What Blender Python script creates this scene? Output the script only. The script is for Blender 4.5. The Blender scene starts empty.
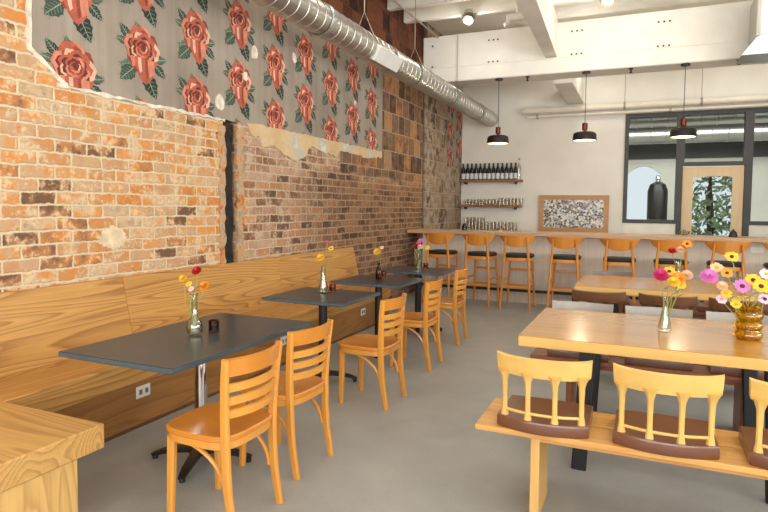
import bpy, bmesh, math, random
from mathutils import Vector, Matrix
from mathutils.geometry import tessellate_polygon
random.seed(7)
PI = math.pi
SC = bpy.context.scene
COL = SC.collection

# ------------------------------------------------------------------ helpers
def lin(r, g, b):
    f = lambda c: (c / 255 / 12.92) if c / 255 <= .04045 else ((c / 255 + .055) / 1.055) ** 2.4
    return (f(r), f(g), f(b), 1.0)

class MB:
    """collects shapes, then becomes ONE mesh object"""
    def __init__(s): s.v = []; s.f = []; s.m = []
    def add(s, v, f, mi=0, M=None):
        o = len(s.v)
        s.v += [(M @ Vector(p)) if M else Vector(p) for p in v]
        for q in f: s.f.append([i + o for i in q]); s.m.append(mi)
        return s
    def box(s, x0, x1, y0, y1, z0, z1, c=0.0, mi=0, M=None):
        if c <= 0:
            v = [(x, y, z) for x in (x0, x1) for y in (y0, y1) for z in (z0, z1)]
            return s.add(v, [(0, 1, 3, 2), (4, 6, 7, 5), (0, 4, 5, 1), (2, 3, 7, 6), (0, 2, 6, 4), (1, 5, 7, 3)], mi, M)
        pts = []
        for x, sx in ((x0, 1), (x1, -1)):
            for y, sy in ((y0, 1), (y1, -1)):
                for z, sz in ((z0, 1), (z1, -1)):
                    pts += [(x, y + sy * c, z + sz * c), (x + sx * c, y, z + sz * c), (x + sx * c, y + sy * c, z)]
        return s.hull(pts, mi, M)
    def hull(s, pts, mi=0, M=None):
        bm = bmesh.new()
        for p in pts: bm.verts.new(p)
        bmesh.ops.convex_hull(bm, input=bm.verts)
        bmesh.ops.dissolve_limit(bm, angle_limit=.01, verts=bm.verts, edges=bm.edges)
        bm.verts.index_update()
        s.add([v.co.copy() for v in bm.verts], [[v.index for v in f.verts] for f in bm.faces], mi, M)
        bm.free(); return s
    def sweep(s, pts, sec, up=(0, 0, 1), scales=None, closed=False, mi=0, M=None):
        """sweep a 2D section [(a,b)] along pts; a along side, b along up-ish"""
        pts = [Vector(p) for p in pts]; n = len(pts); k = len(sec); up = Vector(up)
        v = []; f = []
        side = None
        for i, p in enumerate(pts):
            if closed: t = pts[(i + 1) % n] - pts[i - 1]
            else: t = pts[min(i + 1, n - 1)] - pts[max(i - 1, 0)]
            t.normalize()
            sd = t.cross(up)
            if sd.length < 1e-3: sd = side.copy() if side else t.orthogonal()
            sd.normalize(); side = sd
            b = sd.cross(t)
            sc = scales[i] if scales else 1.0
            for a, c in sec: v.append(p + sd * a * sc + b * c * sc)
        for i in range(n if closed else n - 1):
            j = (i + 1) % n
            for q in range(k):
                r = (q + 1) % k
                f.append((i * k + q, i * k + r, j * k + r, j * k + q))
        if not closed:
            f.append(tuple(range(k))[::-1]); f.append(tuple((n - 1) * k + q for q in range(k)))
        return s.add(v, f, mi, M)
    def tube(s, pts, r, n=10, scales=None, closed=False, mi=0, M=None, up=(0, 0, 1)):
        sec = [(r * math.cos(2 * PI * i / n), r * math.sin(2 * PI * i / n)) for i in range(n)]
        return s.sweep(pts, sec, up, scales, closed, mi, M)
    def bar(s, pts, w, h, up=(0, 0, 1), scales=None, mi=0, M=None, c=.15):
        a, b = w / 2, h / 2; k = min(w, h) * c
        sec = [(-a + k, -b), (a - k, -b), (a, -b + k), (a, b - k), (a - k, b), (-a + k, b), (-a, b - k), (-a, -b + k)]
        return s.sweep(pts, sec, up, scales, False, mi, M)
    def lathe(s, prof, n=24, mi=0, M=None, cap=True):
        v = []; f = []
        for r, z in prof:
            for i in range(n):
                a = 2 * PI * i / n; v.append((r * math.cos(a), r * math.sin(a), z))
        for j in range(len(prof) - 1):
            for i in range(n):
                k = (i + 1) % n
                f.append((j * n + i, j * n + k, (j + 1) * n + k, (j + 1) * n + i))
        if cap:
            f.append(tuple(range(n))[::-1]); f.append(tuple((len(prof) - 1) * n + i for i in range(n)))
        return s.add(v, f, mi, M)
    def cyl(s, p0, p1, r, n=12, mi=0, M=None): return s.tube([p0, p1], r, n, mi=mi, M=M)
    def prism(s, poly, z0, z1, mi=0, M=None):
        n = len(poly)
        v = [(x, y, z0) for x, y in poly] + [(x, y, z1) for x, y in poly]
        f = [tuple(range(n))[::-1], tuple(range(n, 2 * n))] + [(i, (i + 1) % n, n + (i + 1) % n, n + i) for i in range(n)]
        return s.add(v, f, mi, M)
    def layers(s, rings, mi=0, M=None):
        """closed solid from a stack of equal-length rings of 3D points"""
        k = len(rings[0]); v = [p for r in rings for p in r]; f = []
        for j in range(len(rings) - 1):
            for i in range(k):
                q = (i + 1) % k
                f.append((j * k + i, j * k + q, (j + 1) * k + q, (j + 1) * k + i))
        f.append(tuple(range(k))[::-1]); f.append(tuple((len(rings) - 1) * k + i for i in range(k)))
        return s.add(v, f, mi, M)
    def grid(s, fn, nu, nv, th, mi=0, M=None):
        """thick curved sheet: fn(u,v) -> (point, normal)"""
        A = []; B = []
        for i in range(nu + 1):
            for j in range(nv + 1):
                p, n = fn(i / nu, j / nv); p = Vector(p); n = Vector(n).normalized()
                A.append(p + n * th / 2); B.append(p - n * th / 2)
        k = nv + 1; o = len(A); f = []
        for i in range(nu):
            for j in range(nv):
                a = i * k + j
                f.append((a, a + k, a + k + 1, a + 1)); f.append((o + a, o + a + 1, o + a + k + 1, o + a + k))
        for i in range(nu):
            a, b = i * k, (i + 1) * k; f.append((a, o + a, o + b, b)); a += nv; b += nv; f.append((a, b, o + b, o + a))
        for j in range(nv):
            f.append((j, j + 1, o + j + 1, o + j)); a = nu * k + j; f.append((a, o + a, o + a + 1, a + 1))
        return s.add(A + B, f, mi, M)
    def build(s, name, mats, parent=None, smooth=35, loc=None, rz=0):
        me = bpy.data.meshes.new(name)
        me.from_pydata([tuple(p) for p in s.v], [], s.f)
        if not isinstance(mats, (list, tuple)): mats = [mats]
        for m in mats: me.materials.append(m)
        if len(mats) > 1: me.polygons.foreach_set('material_index', s.m)
        bm = bmesh.new(); bm.from_mesh(me); bmesh.ops.recalc_face_normals(bm, faces=bm.faces); bm.to_mesh(me); bm.free()
        if smooth:
            me.polygons.foreach_set('use_smooth', [True] * len(me.polygons))
            me.set_sharp_from_angle(angle=math.radians(smooth))
        me.update()
        o = bpy.data.objects.new(name, me); COL.objects.link(o)
        if parent: o.parent = parent
        if loc is not None: o.location = loc
        o.rotation_euler.z = rz
        return o

def tag(o, label, cat, group=None):
    o['label'] = label; o['category'] = cat
    if group: o['group'] = group
    return o
def thing(name, label, cat, loc=(0, 0, 0), rz=0, group=None):
    o = bpy.data.objects.new(name, None); COL.objects.link(o)
    o.empty_display_size = .1; o.location = loc; o.rotation_euler = (0, 0, rz)
    return tag(o, label, cat, group)
def struct(o, label=None):
    o['kind'] = 'structure'
    if label: o['label'] = label
    return o
def dup(root, loc, rz=0, label=None, group=None):
    def cp(o, par):
        c = o.copy(); COL.objects.link(c)
        if par: c.parent = par
        for ch in list(o.children): cp(ch, c)
        return c
    r = cp(root, None); r.location = loc; r.rotation_euler = (0, 0, rz)
    if label: r['label'] = label
    if group: r['group'] = group
    return r

# ------------------------------------------------------------------ materials
def newmat(name):
    m = bpy.data.materials.new(name); m.use_nodes = True
    nt = m.node_tree; b = nt.nodes['Principled BSDF']; return m, nt, b
def node(nt, t, **kw):
    n = nt.nodes.new(t)
    for k, v in kw.items():
        if k.startswith('i_'):
            key = k[2:]; key = int(key) if key.isdigit() else key
            n.inputs[key].default_value = v
        else: setattr(n, k, v)
    return n
def L(nt, a, b): nt.links.new(a, b)
def mth(nt, op, a, b=None, c=None):
    n = nt.nodes.new('ShaderNodeMath'); n.operation = op
    for i, x in enumerate((a, b, c)):
        if x is None: continue
        if hasattr(x, 'is_output'): L(nt, x, n.inputs[i])
        else: n.inputs[i].default_value = x
    return n.outputs[0]
def ramp(nt, fac, stops, interp='LINEAR'):
    n = nt.nodes.new('ShaderNodeValToRGB'); n.color_ramp.interpolation = interp
    e = n.color_ramp.elements
    e[0].position, e[0].color = stops[0]; e[1].position, e[1].color = stops[-1]
    for p, c in stops[1:-1]:
        q = e.new(p); q.color = c
    L(nt, fac, n.inputs[0]); return n.outputs[0]
def mix(nt, fac, a, b, bt='MIX'):
    n = nt.nodes.new('ShaderNodeMix'); n.data_type = 'RGBA'; n.blend_type = bt
    for s, x in ((0, fac), (6, a), (7, b)):
        if hasattr(x, 'is_output'): L(nt, x, n.inputs[s])
        else: n.inputs[s].default_value = x
    return n.outputs[2]
def mrange(nt, v, a, b, c=0., d=1., smooth=True):
    n = nt.nodes.new('ShaderNodeMapRange'); n.interpolation_type = 'SMOOTHSTEP' if smooth else 'LINEAR'
    L(nt, v, n.inputs[0]); n.inputs[1].default_value = a; n.inputs[2].default_value = b
    n.inputs[3].default_value = c; n.inputs[4].default_value = d; return n.outputs[0]
def noise(nt, vec, scale, detail=3, rough=.5, dist=0.):
    n = node(nt, 'ShaderNodeTexNoise'); n.inputs['Scale'].default_value = scale; n.inputs['Detail'].default_value = detail
    n.inputs['Roughness'].default_value = rough; n.inputs['Distortion'].default_value = dist
    if vec is not None: L(nt, vec, n.inputs['Vector'])
    return n.outputs[0]
def objco(nt, rand=True, scale=(1, 1, 1)):
    tc = node(nt, 'ShaderNodeTexCoord'); v = tc.outputs['Object']
    if rand:
        oi = node(nt, 'ShaderNodeObjectInfo'); k = mth(nt, 'MULTIPLY', oi.outputs['Random'], 13.7)
        cx = node(nt, 'ShaderNodeCombineXYZ'); L(nt, k, cx.inputs[0]); L(nt, k, cx.inputs[1]); L(nt, k, cx.inputs[2])
        va = node(nt, 'ShaderNodeVectorMath', operation='ADD'); L(nt, v, va.inputs[0]); L(nt, cx.outputs[0], va.inputs[1]); v = va.outputs[0]
    mp = node(nt, 'ShaderNodeMapping'); mp.inputs['Scale'].default_value = scale; L(nt, v, mp.inputs[0])
    return mp.outputs[0]
def bump(nt, b, h, strength=.3, dist=.01):
    n = node(nt, 'ShaderNodeBump'); n.inputs['Strength'].default_value = strength; n.inputs['Distance'].default_value = dist
    L(nt, h, n.inputs['Height']); L(nt, n.outputs[0], b.inputs['Normal'])

def plain(name, rgb, rough=.5, metal=0., var=.06, scale=6., coat=0., spec=None):
    m, nt, b = newmat(name)
    v = objco(nt); n = noise(nt, v, scale, 4)
    c = lin(*rgb); lo = tuple(x * (1 - var * 2) for x in c[:3]) + (1,); hi = tuple(min(1, x * (1 + var * 2)) for x in c[:3]) + (1,)
    L(nt, ramp(nt, n, [(.3, lo), (.7, hi)]), b.inputs['Base Color'])
    b.inputs['Roughness'].default_value = rough; b.inputs['Metallic'].default_value = metal
    if coat: b.inputs['Coat Weight'].default_value = coat; b.inputs['Coat Roughness'].default_value = .12
    if spec is not None: b.inputs['Specular IOR Level'].default_value = spec
    return m

def wood(name, light, dark, axis='Y', ring=5., freq=9., contrast=1., rough=.4, fibre=.35, coat=0., stretch=.14, knots=0., sharp=False):
    m, nt, b = newmat(name)
    sc = [1., 1., 1.]; sc['XYZ'.index(axis)] = stretch
    v = objco(nt, True, tuple(sc))
    n1 = noise(nt, v, ring, 1.5, .45, .25)
    s = mth(nt, 'MULTIPLY', n1, freq)
    s = mth(nt, 'FRACT', s)                                   # growth rings: contour lines of stretched noise
    s = ramp(nt, s, [(0., (0, 0, 0, 1)), (.55, (.35, .35, .35, 1)), (.88, (1, 1, 1, 1)), (1., (.1, .1, .1, 1))] if sharp else
             [(0., (0, 0, 0, 1)), (.5, (.5, .5, .5, 1)), (.8, (.8, .8, .8, 1)), (1., (.05, .05, .05, 1))])
    sf = [70., 70., 70.]; sf['XYZ'.index(axis)] = 2.
    vf = objco(nt, True, tuple(sf)); n2 = noise(nt, vf, 1.6, 3, .6)
    n3 = noise(nt, v, 1.7, 2)
    f = mth(nt, 'MULTIPLY', s, .55 * contrast)
    f = mth(nt, 'ADD', f, mth(nt, 'MULTIPLY', mth(nt, 'SUBTRACT', n2, .5), fibre))
    f = mth(nt, 'ADD', f, mth(nt, 'MULTIPLY', mth(nt, 'SUBTRACT', n3, .45), .7))
    f = mth(nt, 'MAXIMUM', mth(nt, 'MINIMUM', f, 1.), 0.)
    c = mix(nt, f, lin(*light), lin(*dark))
    if knots:
        vv = objco(nt, True, tuple(1. if a != axis else .5 for a in 'XYZ'))
        vo = node(nt, 'ShaderNodeTexVoronoi'); vo.inputs['Scale'].default_value = knots; L(nt, vv, vo.inputs['Vector'])
        k = mrange(nt, vo.outputs['Distance'], .04, .13, .75, 0.)
        c = mix(nt, k, c, lin(*[int(x * .55) for x in dark]))
    L(nt, c, b.inputs['Base Color'])
    b.inputs['Roughness'].default_value = rough
    if coat: b.inputs['Coat Weight'].default_value = coat; b.inputs['Coat Roughness'].default_value = .15
    bump(nt, b, n2, .08, .002)
    return m

def glassmat(name, rgb=(255, 255, 255), rough=.02, ior=1.45):
    m, nt, b = newmat(name)
    v = objco(nt); n = noise(nt, v, 3., 2)
    c = lin(*rgb); L(nt, ramp(nt, n, [(.2, tuple(x * .92 for x in c[:3]) + (1,)), (.8, c)]), b.inputs['Base Color'])
    b.inputs['Transmission Weight'].default_value = 1.; b.inputs['Roughness'].default_value = rough; b.inputs['IOR'].default_value = ior
    return m
def panemat(name, tint=(235, 240, 240), refl=.10):
    m, nt, b = newmat(name); out = nt.nodes['Material Output']
    t = node(nt, 'ShaderNodeBsdfTransparent'); t.inputs[0].default_value = lin(*tint)
    g = node(nt, 'ShaderNodeBsdfGlossy'); g.inputs['Roughness'].default_value = .01
    lw = node(nt, 'ShaderNodeLayerWeight'); lw.inputs[0].default_value = .25
    f = mth(nt, 'ADD', mth(nt, 'MULTIPLY', lw.outputs['Fresnel'], .6), refl)
    ms = node(nt, 'ShaderNodeMixShader'); L(nt, f, ms.inputs[0]); L(nt, t.outputs[0], ms.inputs[1]); L(nt, g.outputs[0], ms.inputs[2])
    L(nt, ms.outputs[0], out.inputs[0]); return m
def emit(name, rgb, strength):
    m, nt, b = newmat(name); b.inputs['Base Color'].default_value = lin(*rgb)
    b.inputs['Emission Color'].default_value = lin(*rgb); b.inputs['Emission Strength'].default_value = strength; return m

def brickmat():
    m, nt, b = newmat('old_brick')
    tc = node(nt, 'ShaderNodeTexCoord'); sp = node(nt, 'ShaderNodeSeparateXYZ'); L(nt, tc.outputs['Object'], sp.inputs[0])
    P = tc.outputs['Object']; Yc, Zc = sp.outputs[1], sp.outputs[2]
    wob = mth(nt, 'MULTIPLY', mth(nt, 'SUBTRACT', noise(nt, P, 22., 5, .7), .5), .040)
    wob2 = mth(nt, 'MULTIPLY', mth(nt, 'SUBTRACT', noise(nt, P, 2.3, 2), .5), .03)
    cy = node(nt, 'ShaderNodeCombineXYZ'); L(nt, mth(nt, 'ADD', Yc, wob), cy.inputs[0])
    L(nt, mth(nt, 'ADD', mth(nt, 'ADD', Zc, wob), wob2), cy.inputs[1])
    def bricks(w, h, mo, off=.5, sq=1.):
        t = node(nt, 'ShaderNodeTexBrick'); t.offset = off
        t.inputs['Color1'].default_value = (0, 0, 0, 1); t.inputs['Color2'].default_value = (1, 1, 1, 1); t.inputs['Mortar'].default_value = (0, 0, 0, 1)
        t.inputs['Scale'].default_value = 1.; t.inputs['Mortar Size'].default_value = mo; t.inputs['Mortar Smooth'].default_value = .75
        t.inputs['Bias'].default_value = 0.; t.inputs['Brick Width'].default_value = w; t.inputs['Row Height'].default_value = h
        L(nt, cy.outputs[0], t.inputs['Vector']); return t.outputs['Color'], t.outputs['Fac']
    r1, m1 = bricks(.245, .086, .0125)
    r2, m2 = bricks(.27, .29, .011, .37)
    fine = noise(nt, P, 26., 5, .65); mid = noise(nt, P, 7., 4, .6); big = noise(nt, P, 1.3, 3, .5)
    j = mth(nt, 'ADD', r1, mth(nt, 'MULTIPLY', mth(nt, 'SUBTRACT', mid, .5), 1.0))
    warm = ramp(nt, j, [(0., lin(120, 88, 66)), (.1, lin(172, 122, 84)), (.25, lin(212, 136, 68)), (.4, lin(196, 146, 102)), (.55, lin(198, 164, 128)), (.7, lin(216, 142, 72)), (.85, lin(210, 178, 140)), (1., lin(186, 156, 124))])
    rose = ramp(nt, j, [(0., lin(112, 82, 66)), (.2, lin(150, 110, 86)), (.4, lin(178, 136, 108)), (.6, lin(190, 158, 132)), (.8, lin(192, 134, 92)), (1., lin(162, 126, 102))])
    dark = ramp(nt, j, [(0., lin(92, 64, 48)), (.3, lin(134, 96, 72)), (.55, lin(112, 80, 62)), (.8, lin(158, 112, 80)), (1., lin(138, 108, 84))])
    j2 = mth(nt, 'ADD', r2, mth(nt, 'MULTIPLY', mth(nt, 'SUBTRACT', mid, .5), 1.3))
    block = ramp(nt, j2, [(0., lin(88, 66, 52)), (.35, lin(142, 108, 82)), (.6, lin(118, 92, 74)), (.8, lin(182, 122, 74)), (1., lin(168, 138, 108))])
    jag = mth(nt, 'MULTIPLY', mth(nt, 'SUBTRACT', big, .5), 1.2)
    Yj = mth(nt, 'ADD', Yc, jag); Zj = mth(nt, 'ADD', Zc, mth(nt, 'MULTIPLY', jag, .5))
    zRose = mrange(nt, Yj, 4.3, 4.9)
    zDark = mth(nt, 'MULTIPLY', mrange(nt, Yj, 5.2, 6.6), mrange(nt, Zj, 2.0, 1.75))
    c = mix(nt, zRose, warm, rose); c = mix(nt, zDark, c, dark)
    # cream lime smeared over the faces
    sm = mth(nt, 'MULTIPLY', mrange(nt, mth(nt, 'ADD', mid, mth(nt, 'MULTIPLY', mth(nt, 'SUBTRACT', fine, .5), .9)), .50, .68), .75)
    sm = mth(nt, 'MULTIPLY', sm, mth(nt, 'SUBTRACT', 1., mth(nt, 'MULTIPLY', zDark, .75)))
    lime = mix(nt, zRose, lin(226, 202, 164), lin(206, 184, 156))
    c = mix(nt, sm, c, lime)
    # dark soot flecks
    ff = mth(nt, 'MULTIPLY', mrange(nt, noise(nt, P, 14., 4, .7), .60, .70), .45); c = mix(nt, ff, c, lin(84, 62, 48))
    mort = mix(nt, zRose, lin(232, 212, 176), lin(214, 192, 162)); mort = mix(nt, zDark, mort, lin(172, 146, 116))
    mort = mix(nt, mth(nt, 'MULTIPLY', fine, .35), mort, lin(170, 140, 108))
    c = mix(nt, m1, c, mort)
    # zone of big blocks, and the dark band over the duct
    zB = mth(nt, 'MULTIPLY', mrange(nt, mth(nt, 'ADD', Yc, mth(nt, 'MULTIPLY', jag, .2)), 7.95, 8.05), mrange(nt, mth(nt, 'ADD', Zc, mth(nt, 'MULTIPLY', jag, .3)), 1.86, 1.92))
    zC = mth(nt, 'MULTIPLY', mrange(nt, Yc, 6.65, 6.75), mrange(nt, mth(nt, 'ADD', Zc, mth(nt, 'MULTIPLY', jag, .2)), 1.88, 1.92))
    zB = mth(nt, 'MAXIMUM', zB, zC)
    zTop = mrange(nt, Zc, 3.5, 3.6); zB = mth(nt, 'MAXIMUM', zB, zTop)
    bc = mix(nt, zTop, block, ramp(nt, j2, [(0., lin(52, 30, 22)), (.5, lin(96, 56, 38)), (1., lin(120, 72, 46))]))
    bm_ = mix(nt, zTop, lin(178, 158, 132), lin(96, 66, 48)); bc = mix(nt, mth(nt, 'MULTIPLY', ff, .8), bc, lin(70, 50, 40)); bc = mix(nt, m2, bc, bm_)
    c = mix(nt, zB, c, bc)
    # pale plastered strip beyond the slot
    zP = mrange(nt, Yc, 9.88, 9.9)
    pl = mix(nt, mrange(nt, mth(nt, 'ADD', mid, mth(nt, 'MULTIPLY', jag, .3)), .38, .58), lin(176, 158, 138), mix(nt, m2, ramp(nt, j2, [(0., lin(82, 62, 50)), (.5, lin(138, 110, 86)), (1., lin(160, 134, 108))]), lin(190, 172, 150)))
    c = mix(nt, zP, c, pl)
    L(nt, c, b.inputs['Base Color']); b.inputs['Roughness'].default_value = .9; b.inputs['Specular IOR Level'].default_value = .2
    mm = node(nt, 'ShaderNodeMix'); mm.data_type = 'FLOAT'; L(nt, zB, mm.inputs[0]); L(nt, m1, mm.inputs[2]); L(nt, m2, mm.inputs[3])
    h = mth(nt, 'ADD', mth(nt, 'MULTIPLY', mm.outputs[0], -.7), mth(nt, 'MULTIPLY', fine, .6))
    bump(nt, b, h, .7, .012); return m

def concrete():
    m, nt, b = newmat('polished_concrete')
    v = objco(nt, False); n1 = noise(nt, v, .9, 4, .6, .4); n2 = noise(nt, v, 60., 3, .7); n3 = noise(nt, v, 5., 4)
    f = mth(nt, 'ADD', mth(nt, 'MULTIPLY', n1, .7), mth(nt, 'ADD', mth(nt, 'MULTIPLY', n2, .25), mth(nt, 'MULTIPLY', n3, .2)))
    L(nt, ramp(nt, f, [(.3, lin(138, 138, 134)), (.55, lin(160, 160, 156)), (.8, lin(178, 178, 174))]), b.inputs['Base Color'])
    b.inputs['Roughness'].default_value = .38; bump(nt, b, n2, .05, .003); return m

M = {}
M['brick'] = brickmat(); M['concrete'] = concrete()
M['white_wall'] = plain('white_paint', (230, 224, 212), .7, var=.02, scale=2.)
M['cream'] = plain('cream_paint', (244, 238, 224), .6, var=.025, scale=3.)
M['deck'] = plain('white_deck_boards', (244, 238, 226), .7, var=.04, scale=4.)
M['oak'] = wood('oak_veneer', (204, 152, 82), (124, 72, 26), 'Y', ring=4.2, freq=24., contrast=1.1, rough=.42, fibre=.6, stretch=.07, knots=1.1, sharp=True)
M['oak_x'] = wood('oak_veneer_cross', (212, 166, 98), (138, 88, 40), 'X', ring=3.2, freq=26., contrast=.85, rough=.42, fibre=.6, stretch=.07, sharp=True)
M['oak_z'] = wood('oak_veneer_upright', (224, 182, 112), (160, 108, 54), 'Z', ring=4.4, freq=20., contrast=.9, rough=.42, fibre=.6, stretch=.07, sharp=True)
M['oak_shaded'] = wood('oak_veneer_shaded', (172, 120, 64), (104, 62, 28), 'Y', ring=3.4, freq=26., contrast=.8, rough=.42, fibre=.6, stretch=.07, sharp=True)  # oak veneer darkened to paint in the shade below the seat
M['slate'] = plain('slate_laminate', (54, 61, 67), .28, var=.05, scale=3., spec=.28)
M['slate_edge'] = plain('slate_edge_band', (74, 92, 102), .35, var=.05)
M['chrome'] = plain('chrome_steel', (205, 203, 200), .1, 1., var=.02)
M['iron'] = plain('dark_cast_iron', (62, 54, 48), .35, .7, var=.08)
M['black'] = plain('black_powder_coat', (22, 22, 24), .45, var=.1)
M['chairwood'] = wood('honey_beech', (222, 154, 66), (194, 120, 40), 'Z', ring=5., freq=4., contrast=.45, rough=.3, fibre=.25, coat=.3)
M['seatwood'] = wood('honey_beech_seat', (212, 136, 52), (184, 106, 34), 'X', ring=5., freq=4., contrast=.45, rough=.25, fibre=.25, coat=.35)
M['stoolwood'] = wood('amber_beech', (212, 138, 56), (182, 104, 34), 'Z', ring=5., freq=4., contrast=.45, rough=.28, fibre=.25, coat=.35)
M['cushion'] = plain('black_vinyl', (20, 19, 19), .5, var=.15)
M['pine'] = wood('yellow_pine_top', (206, 150, 78), (164, 102, 42), 'X', ring=4.5, freq=8., contrast=.7, rough=.2, fibre=.3, coat=.5, stretch=.09)
M['pine_edge'] = wood('pine_edge', (232, 188, 108), (212, 154, 76), 'X', ring=6., freq=4., contrast=.5, rough=.4, fibre=.25, stretch=.12, knots=1.6)
M['bench_pine'] = wood('bench_pine', (220, 166, 94), (166, 98, 44), 'X', ring=5., freq=8., contrast=.75, rough=.35, fibre=.3, stretch=.1, knots=1.8)
M['bench_pine_z'] = wood('bench_pine_upright', (230, 184, 112), (198, 140, 72), 'Z', ring=5., freq=7., contrast=.6, rough=.4, fibre=.3, stretch=.12)
M['redwood'] = wood('red_stained_wood', (150, 88, 54), (98, 50, 30), 'X', ring=6., freq=7., contrast=.7, rough=.4, fibre=.4, stretch=.1)
M['darkwood'] = wood('dark_walnut', (112, 74, 46), (64, 38, 24), 'X', ring=6., freq=6., contrast=.6, rough=.4, fibre=.35, stretch=.12)
M['seatbrown'] = wood('brown_painted_seat', (116, 72, 50), (88, 50, 32), 'X', ring=4., freq=3., contrast=.4, rough=.28, fibre=.2, coat=.3)
M['yellow'] = plain('mustard_yellow_paint', (222, 180, 100), .45, var=.05, scale=9.)
M['grey_paint'] = plain('pale_grey_paint', (164, 158, 150), .5, var=.06, scale=9.)
M['dusk_grey'] = plain('dusk_grey_paint', (128, 118, 108), .55, var=.06, scale=9.)
M['barwood'] = wood('bar_top_wood', (198, 160, 120), (150, 108, 74), 'X', ring=6., freq=6., contrast=.6, rough=.35, fibre=.35, stretch=.1)
M['greywood'] = wood('grey_washed_wood', (214, 200, 184), (164, 146, 130), 'Z', ring=7., freq=6., contrast=.5, rough=.6, fibre=.7, stretch=.07)
M['shelfwood'] = wood('walnut_shelf', (142, 96, 62), (98, 62, 40), 'X', ring=6., freq=6., contrast=.6, rough=.45, fibre=.35, stretch=.1)
M['framewood'] = wood('frame_oak', (190, 142, 92), (150, 102, 60), 'X', ring=6., freq=6., contrast=.5, rough=.45, fibre=.35, stretch=.1)
M['doorwood'] = wood('pale_maple_door', (226, 196, 152), (204, 168, 120), 'Z', ring=5., freq=5., contrast=.4, rough=.45, fibre=.3, stretch=.1)
M['darkframe'] = plain('charcoal_window_frame', (62, 58, 56), .5, var=.06)
M['galv'] = plain('galvanised_steel', (190, 186, 178), .32, .9, var=.05, scale=2.)
M['galv2'] = plain('galvanised_sheet', (186, 188, 186), .38, .8, var=.06, scale=3.)
M['brass'] = plain('aged_brass', (150, 122, 84), .35, .8, var=.08)
M['register'] = plain('white_register', (225, 222, 215), .5, var=.02)
M['rod'] = plain('hanger_rod', (168, 156, 138), .5, .3, var=.05)
M['shade'] = plain('bronze_black_shade', (40, 34, 30), .38, .3, var=.06)
M['copper'] = plain('copper_cap', (116, 56, 40), .3, .7, var=.06)
M['bulb'] = emit('warm_diffuser', (255, 226, 178), 3.5)
M['spotglow'] = emit('spot_glow', (255, 236, 200), 8.)
M['glass'] = panemat('clear_glass', (246, 248, 238), .10); M['amberglass'] = panemat('amber_glass', (254, 232, 132), .05)
M['brownglass'] = glassmat('brown_glass', (140, 72, 30), .05); M['orangeglass'] = glassmat('orange_glass', (238, 150, 40), .1)
M['wax'] = plain('votive_wax', (226, 140, 60), .5, var=.1)
M['blackglass'] = plain('black_glass', (22, 18, 18), .12, var=.1)
M['bottle_label'] = plain('bottle_label', (206, 206, 208), .6, var=.04)
M['tumbler'] = panemat('tumbler_glass', (246, 242, 236), .16)
M['stem'] = plain('green_stem', (150, 160, 84), .6, var=.1)
M['leaf'] = plain('green_leaf', (96, 122, 62), .6, var=.1)
for n, c in dict(yel=(236, 186, 52), org=(238, 148, 36), red=(176, 22, 28), mag=(196, 36, 100), pink=(222, 120, 190), lpk=(232, 190, 214), pch=(240, 190, 150), wht=(240, 226, 210), dkc=(70, 36, 16), ylc=(214, 160, 30)).items():
    M['f_' + n] = plain('petal_' + n, c, .6, var=.08, scale=30.)
M['outlet'] = plain('white_outlet_plastic', (232, 228, 218), .4, var=.02)
M['outlet_slot'] = plain('outlet_slot', (120, 112, 100), .5)
def patchy():
    m, nt, b = newmat('mortar_and_brick_ends'); v = objco(nt, False); n = noise(nt, v, 9., 5, .65)
    L(nt, ramp(nt, n, [(.32, lin(118, 84, 62)), (.42, lin(206, 132, 66)), (.5, lin(190, 164, 130)), (.62, lin(160, 140, 116)), (.7, lin(206, 126, 62))]), b.inputs['Base Color'])
    b.inputs['Roughness'].default_value = .9; bump(nt, b, n, .6, .012); return m
M['patchy'] = patchy()
M['char'] = plain('charred_timber', (40, 30, 24), .85, var=.45, scale=16.)
M['pipe'] = plain('white_pipe', (232, 222, 204), .6, var=.03)
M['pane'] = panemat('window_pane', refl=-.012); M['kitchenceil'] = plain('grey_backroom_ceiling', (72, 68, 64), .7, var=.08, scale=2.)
M['hedge'] = plain('tree_leaves', (150, 166, 124), .7, var=.3, scale=14.); M['bark'] = plain('tree_bark', (92, 78, 66), .8, var=.2, scale=8.)
M['white_plastic'] = plain('white_plastic', (236, 232, 222), .4, var=.02)

# plaster / paper
def papermat():
    m, nt, b = newmat('grey_wallpaper_ground'); v = objco(nt, False)
    n = noise(nt, v, 1.2, 4, .6); sp = node(nt, 'ShaderNodeTexCoord')
    vs = objco(nt, False, (1, 22, .6)); st = noise(nt, vs, 1., 2)
    f = mth(nt, 'ADD', mth(nt, 'MULTIPLY', n, .7), mth(nt, 'MULTIPLY', st, .3))
    L(nt, ramp(nt, f, [(.3, lin(138, 124, 110)), (.55, lin(160, 146, 130)), (.75, lin(178, 164, 148))]), b.inputs['Base Color'])
    b.inputs['Roughness'].default_value = .75; return m
M['paper'] = papermat()
for i, c in enumerate([(106, 40, 28), (144, 62, 42), (180, 92, 68), (208, 132, 104), (228, 176, 150)]): M['rose%d' % i] = plain('rose_print_%d' % i, c, .75, var=.08, scale=20.)
for i, c in enumerate([(40, 46, 42), (62, 76, 62), (104, 126, 102), (150, 160, 134)]): M['leafp%d' % i] = plain('leaf_print_%d' % i, c, .75, var=.1, scale=20.)
def plastermat():
    m, nt, b = newmat('torn_plaster'); v = objco(nt, False); n = noise(nt, v, 2.6, 5, .6)
    L(nt, ramp(nt, n, [(.36, lin(206, 172, 124)), (.52, lin(216, 188, 146)), (.58, lin(184, 184, 172)), (.68, lin(226, 214, 194))]), b.inputs['Base Color'])
    b.inputs['Roughness'].default_value = .85; bump(nt, b, n, .4, .01); return m
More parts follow.
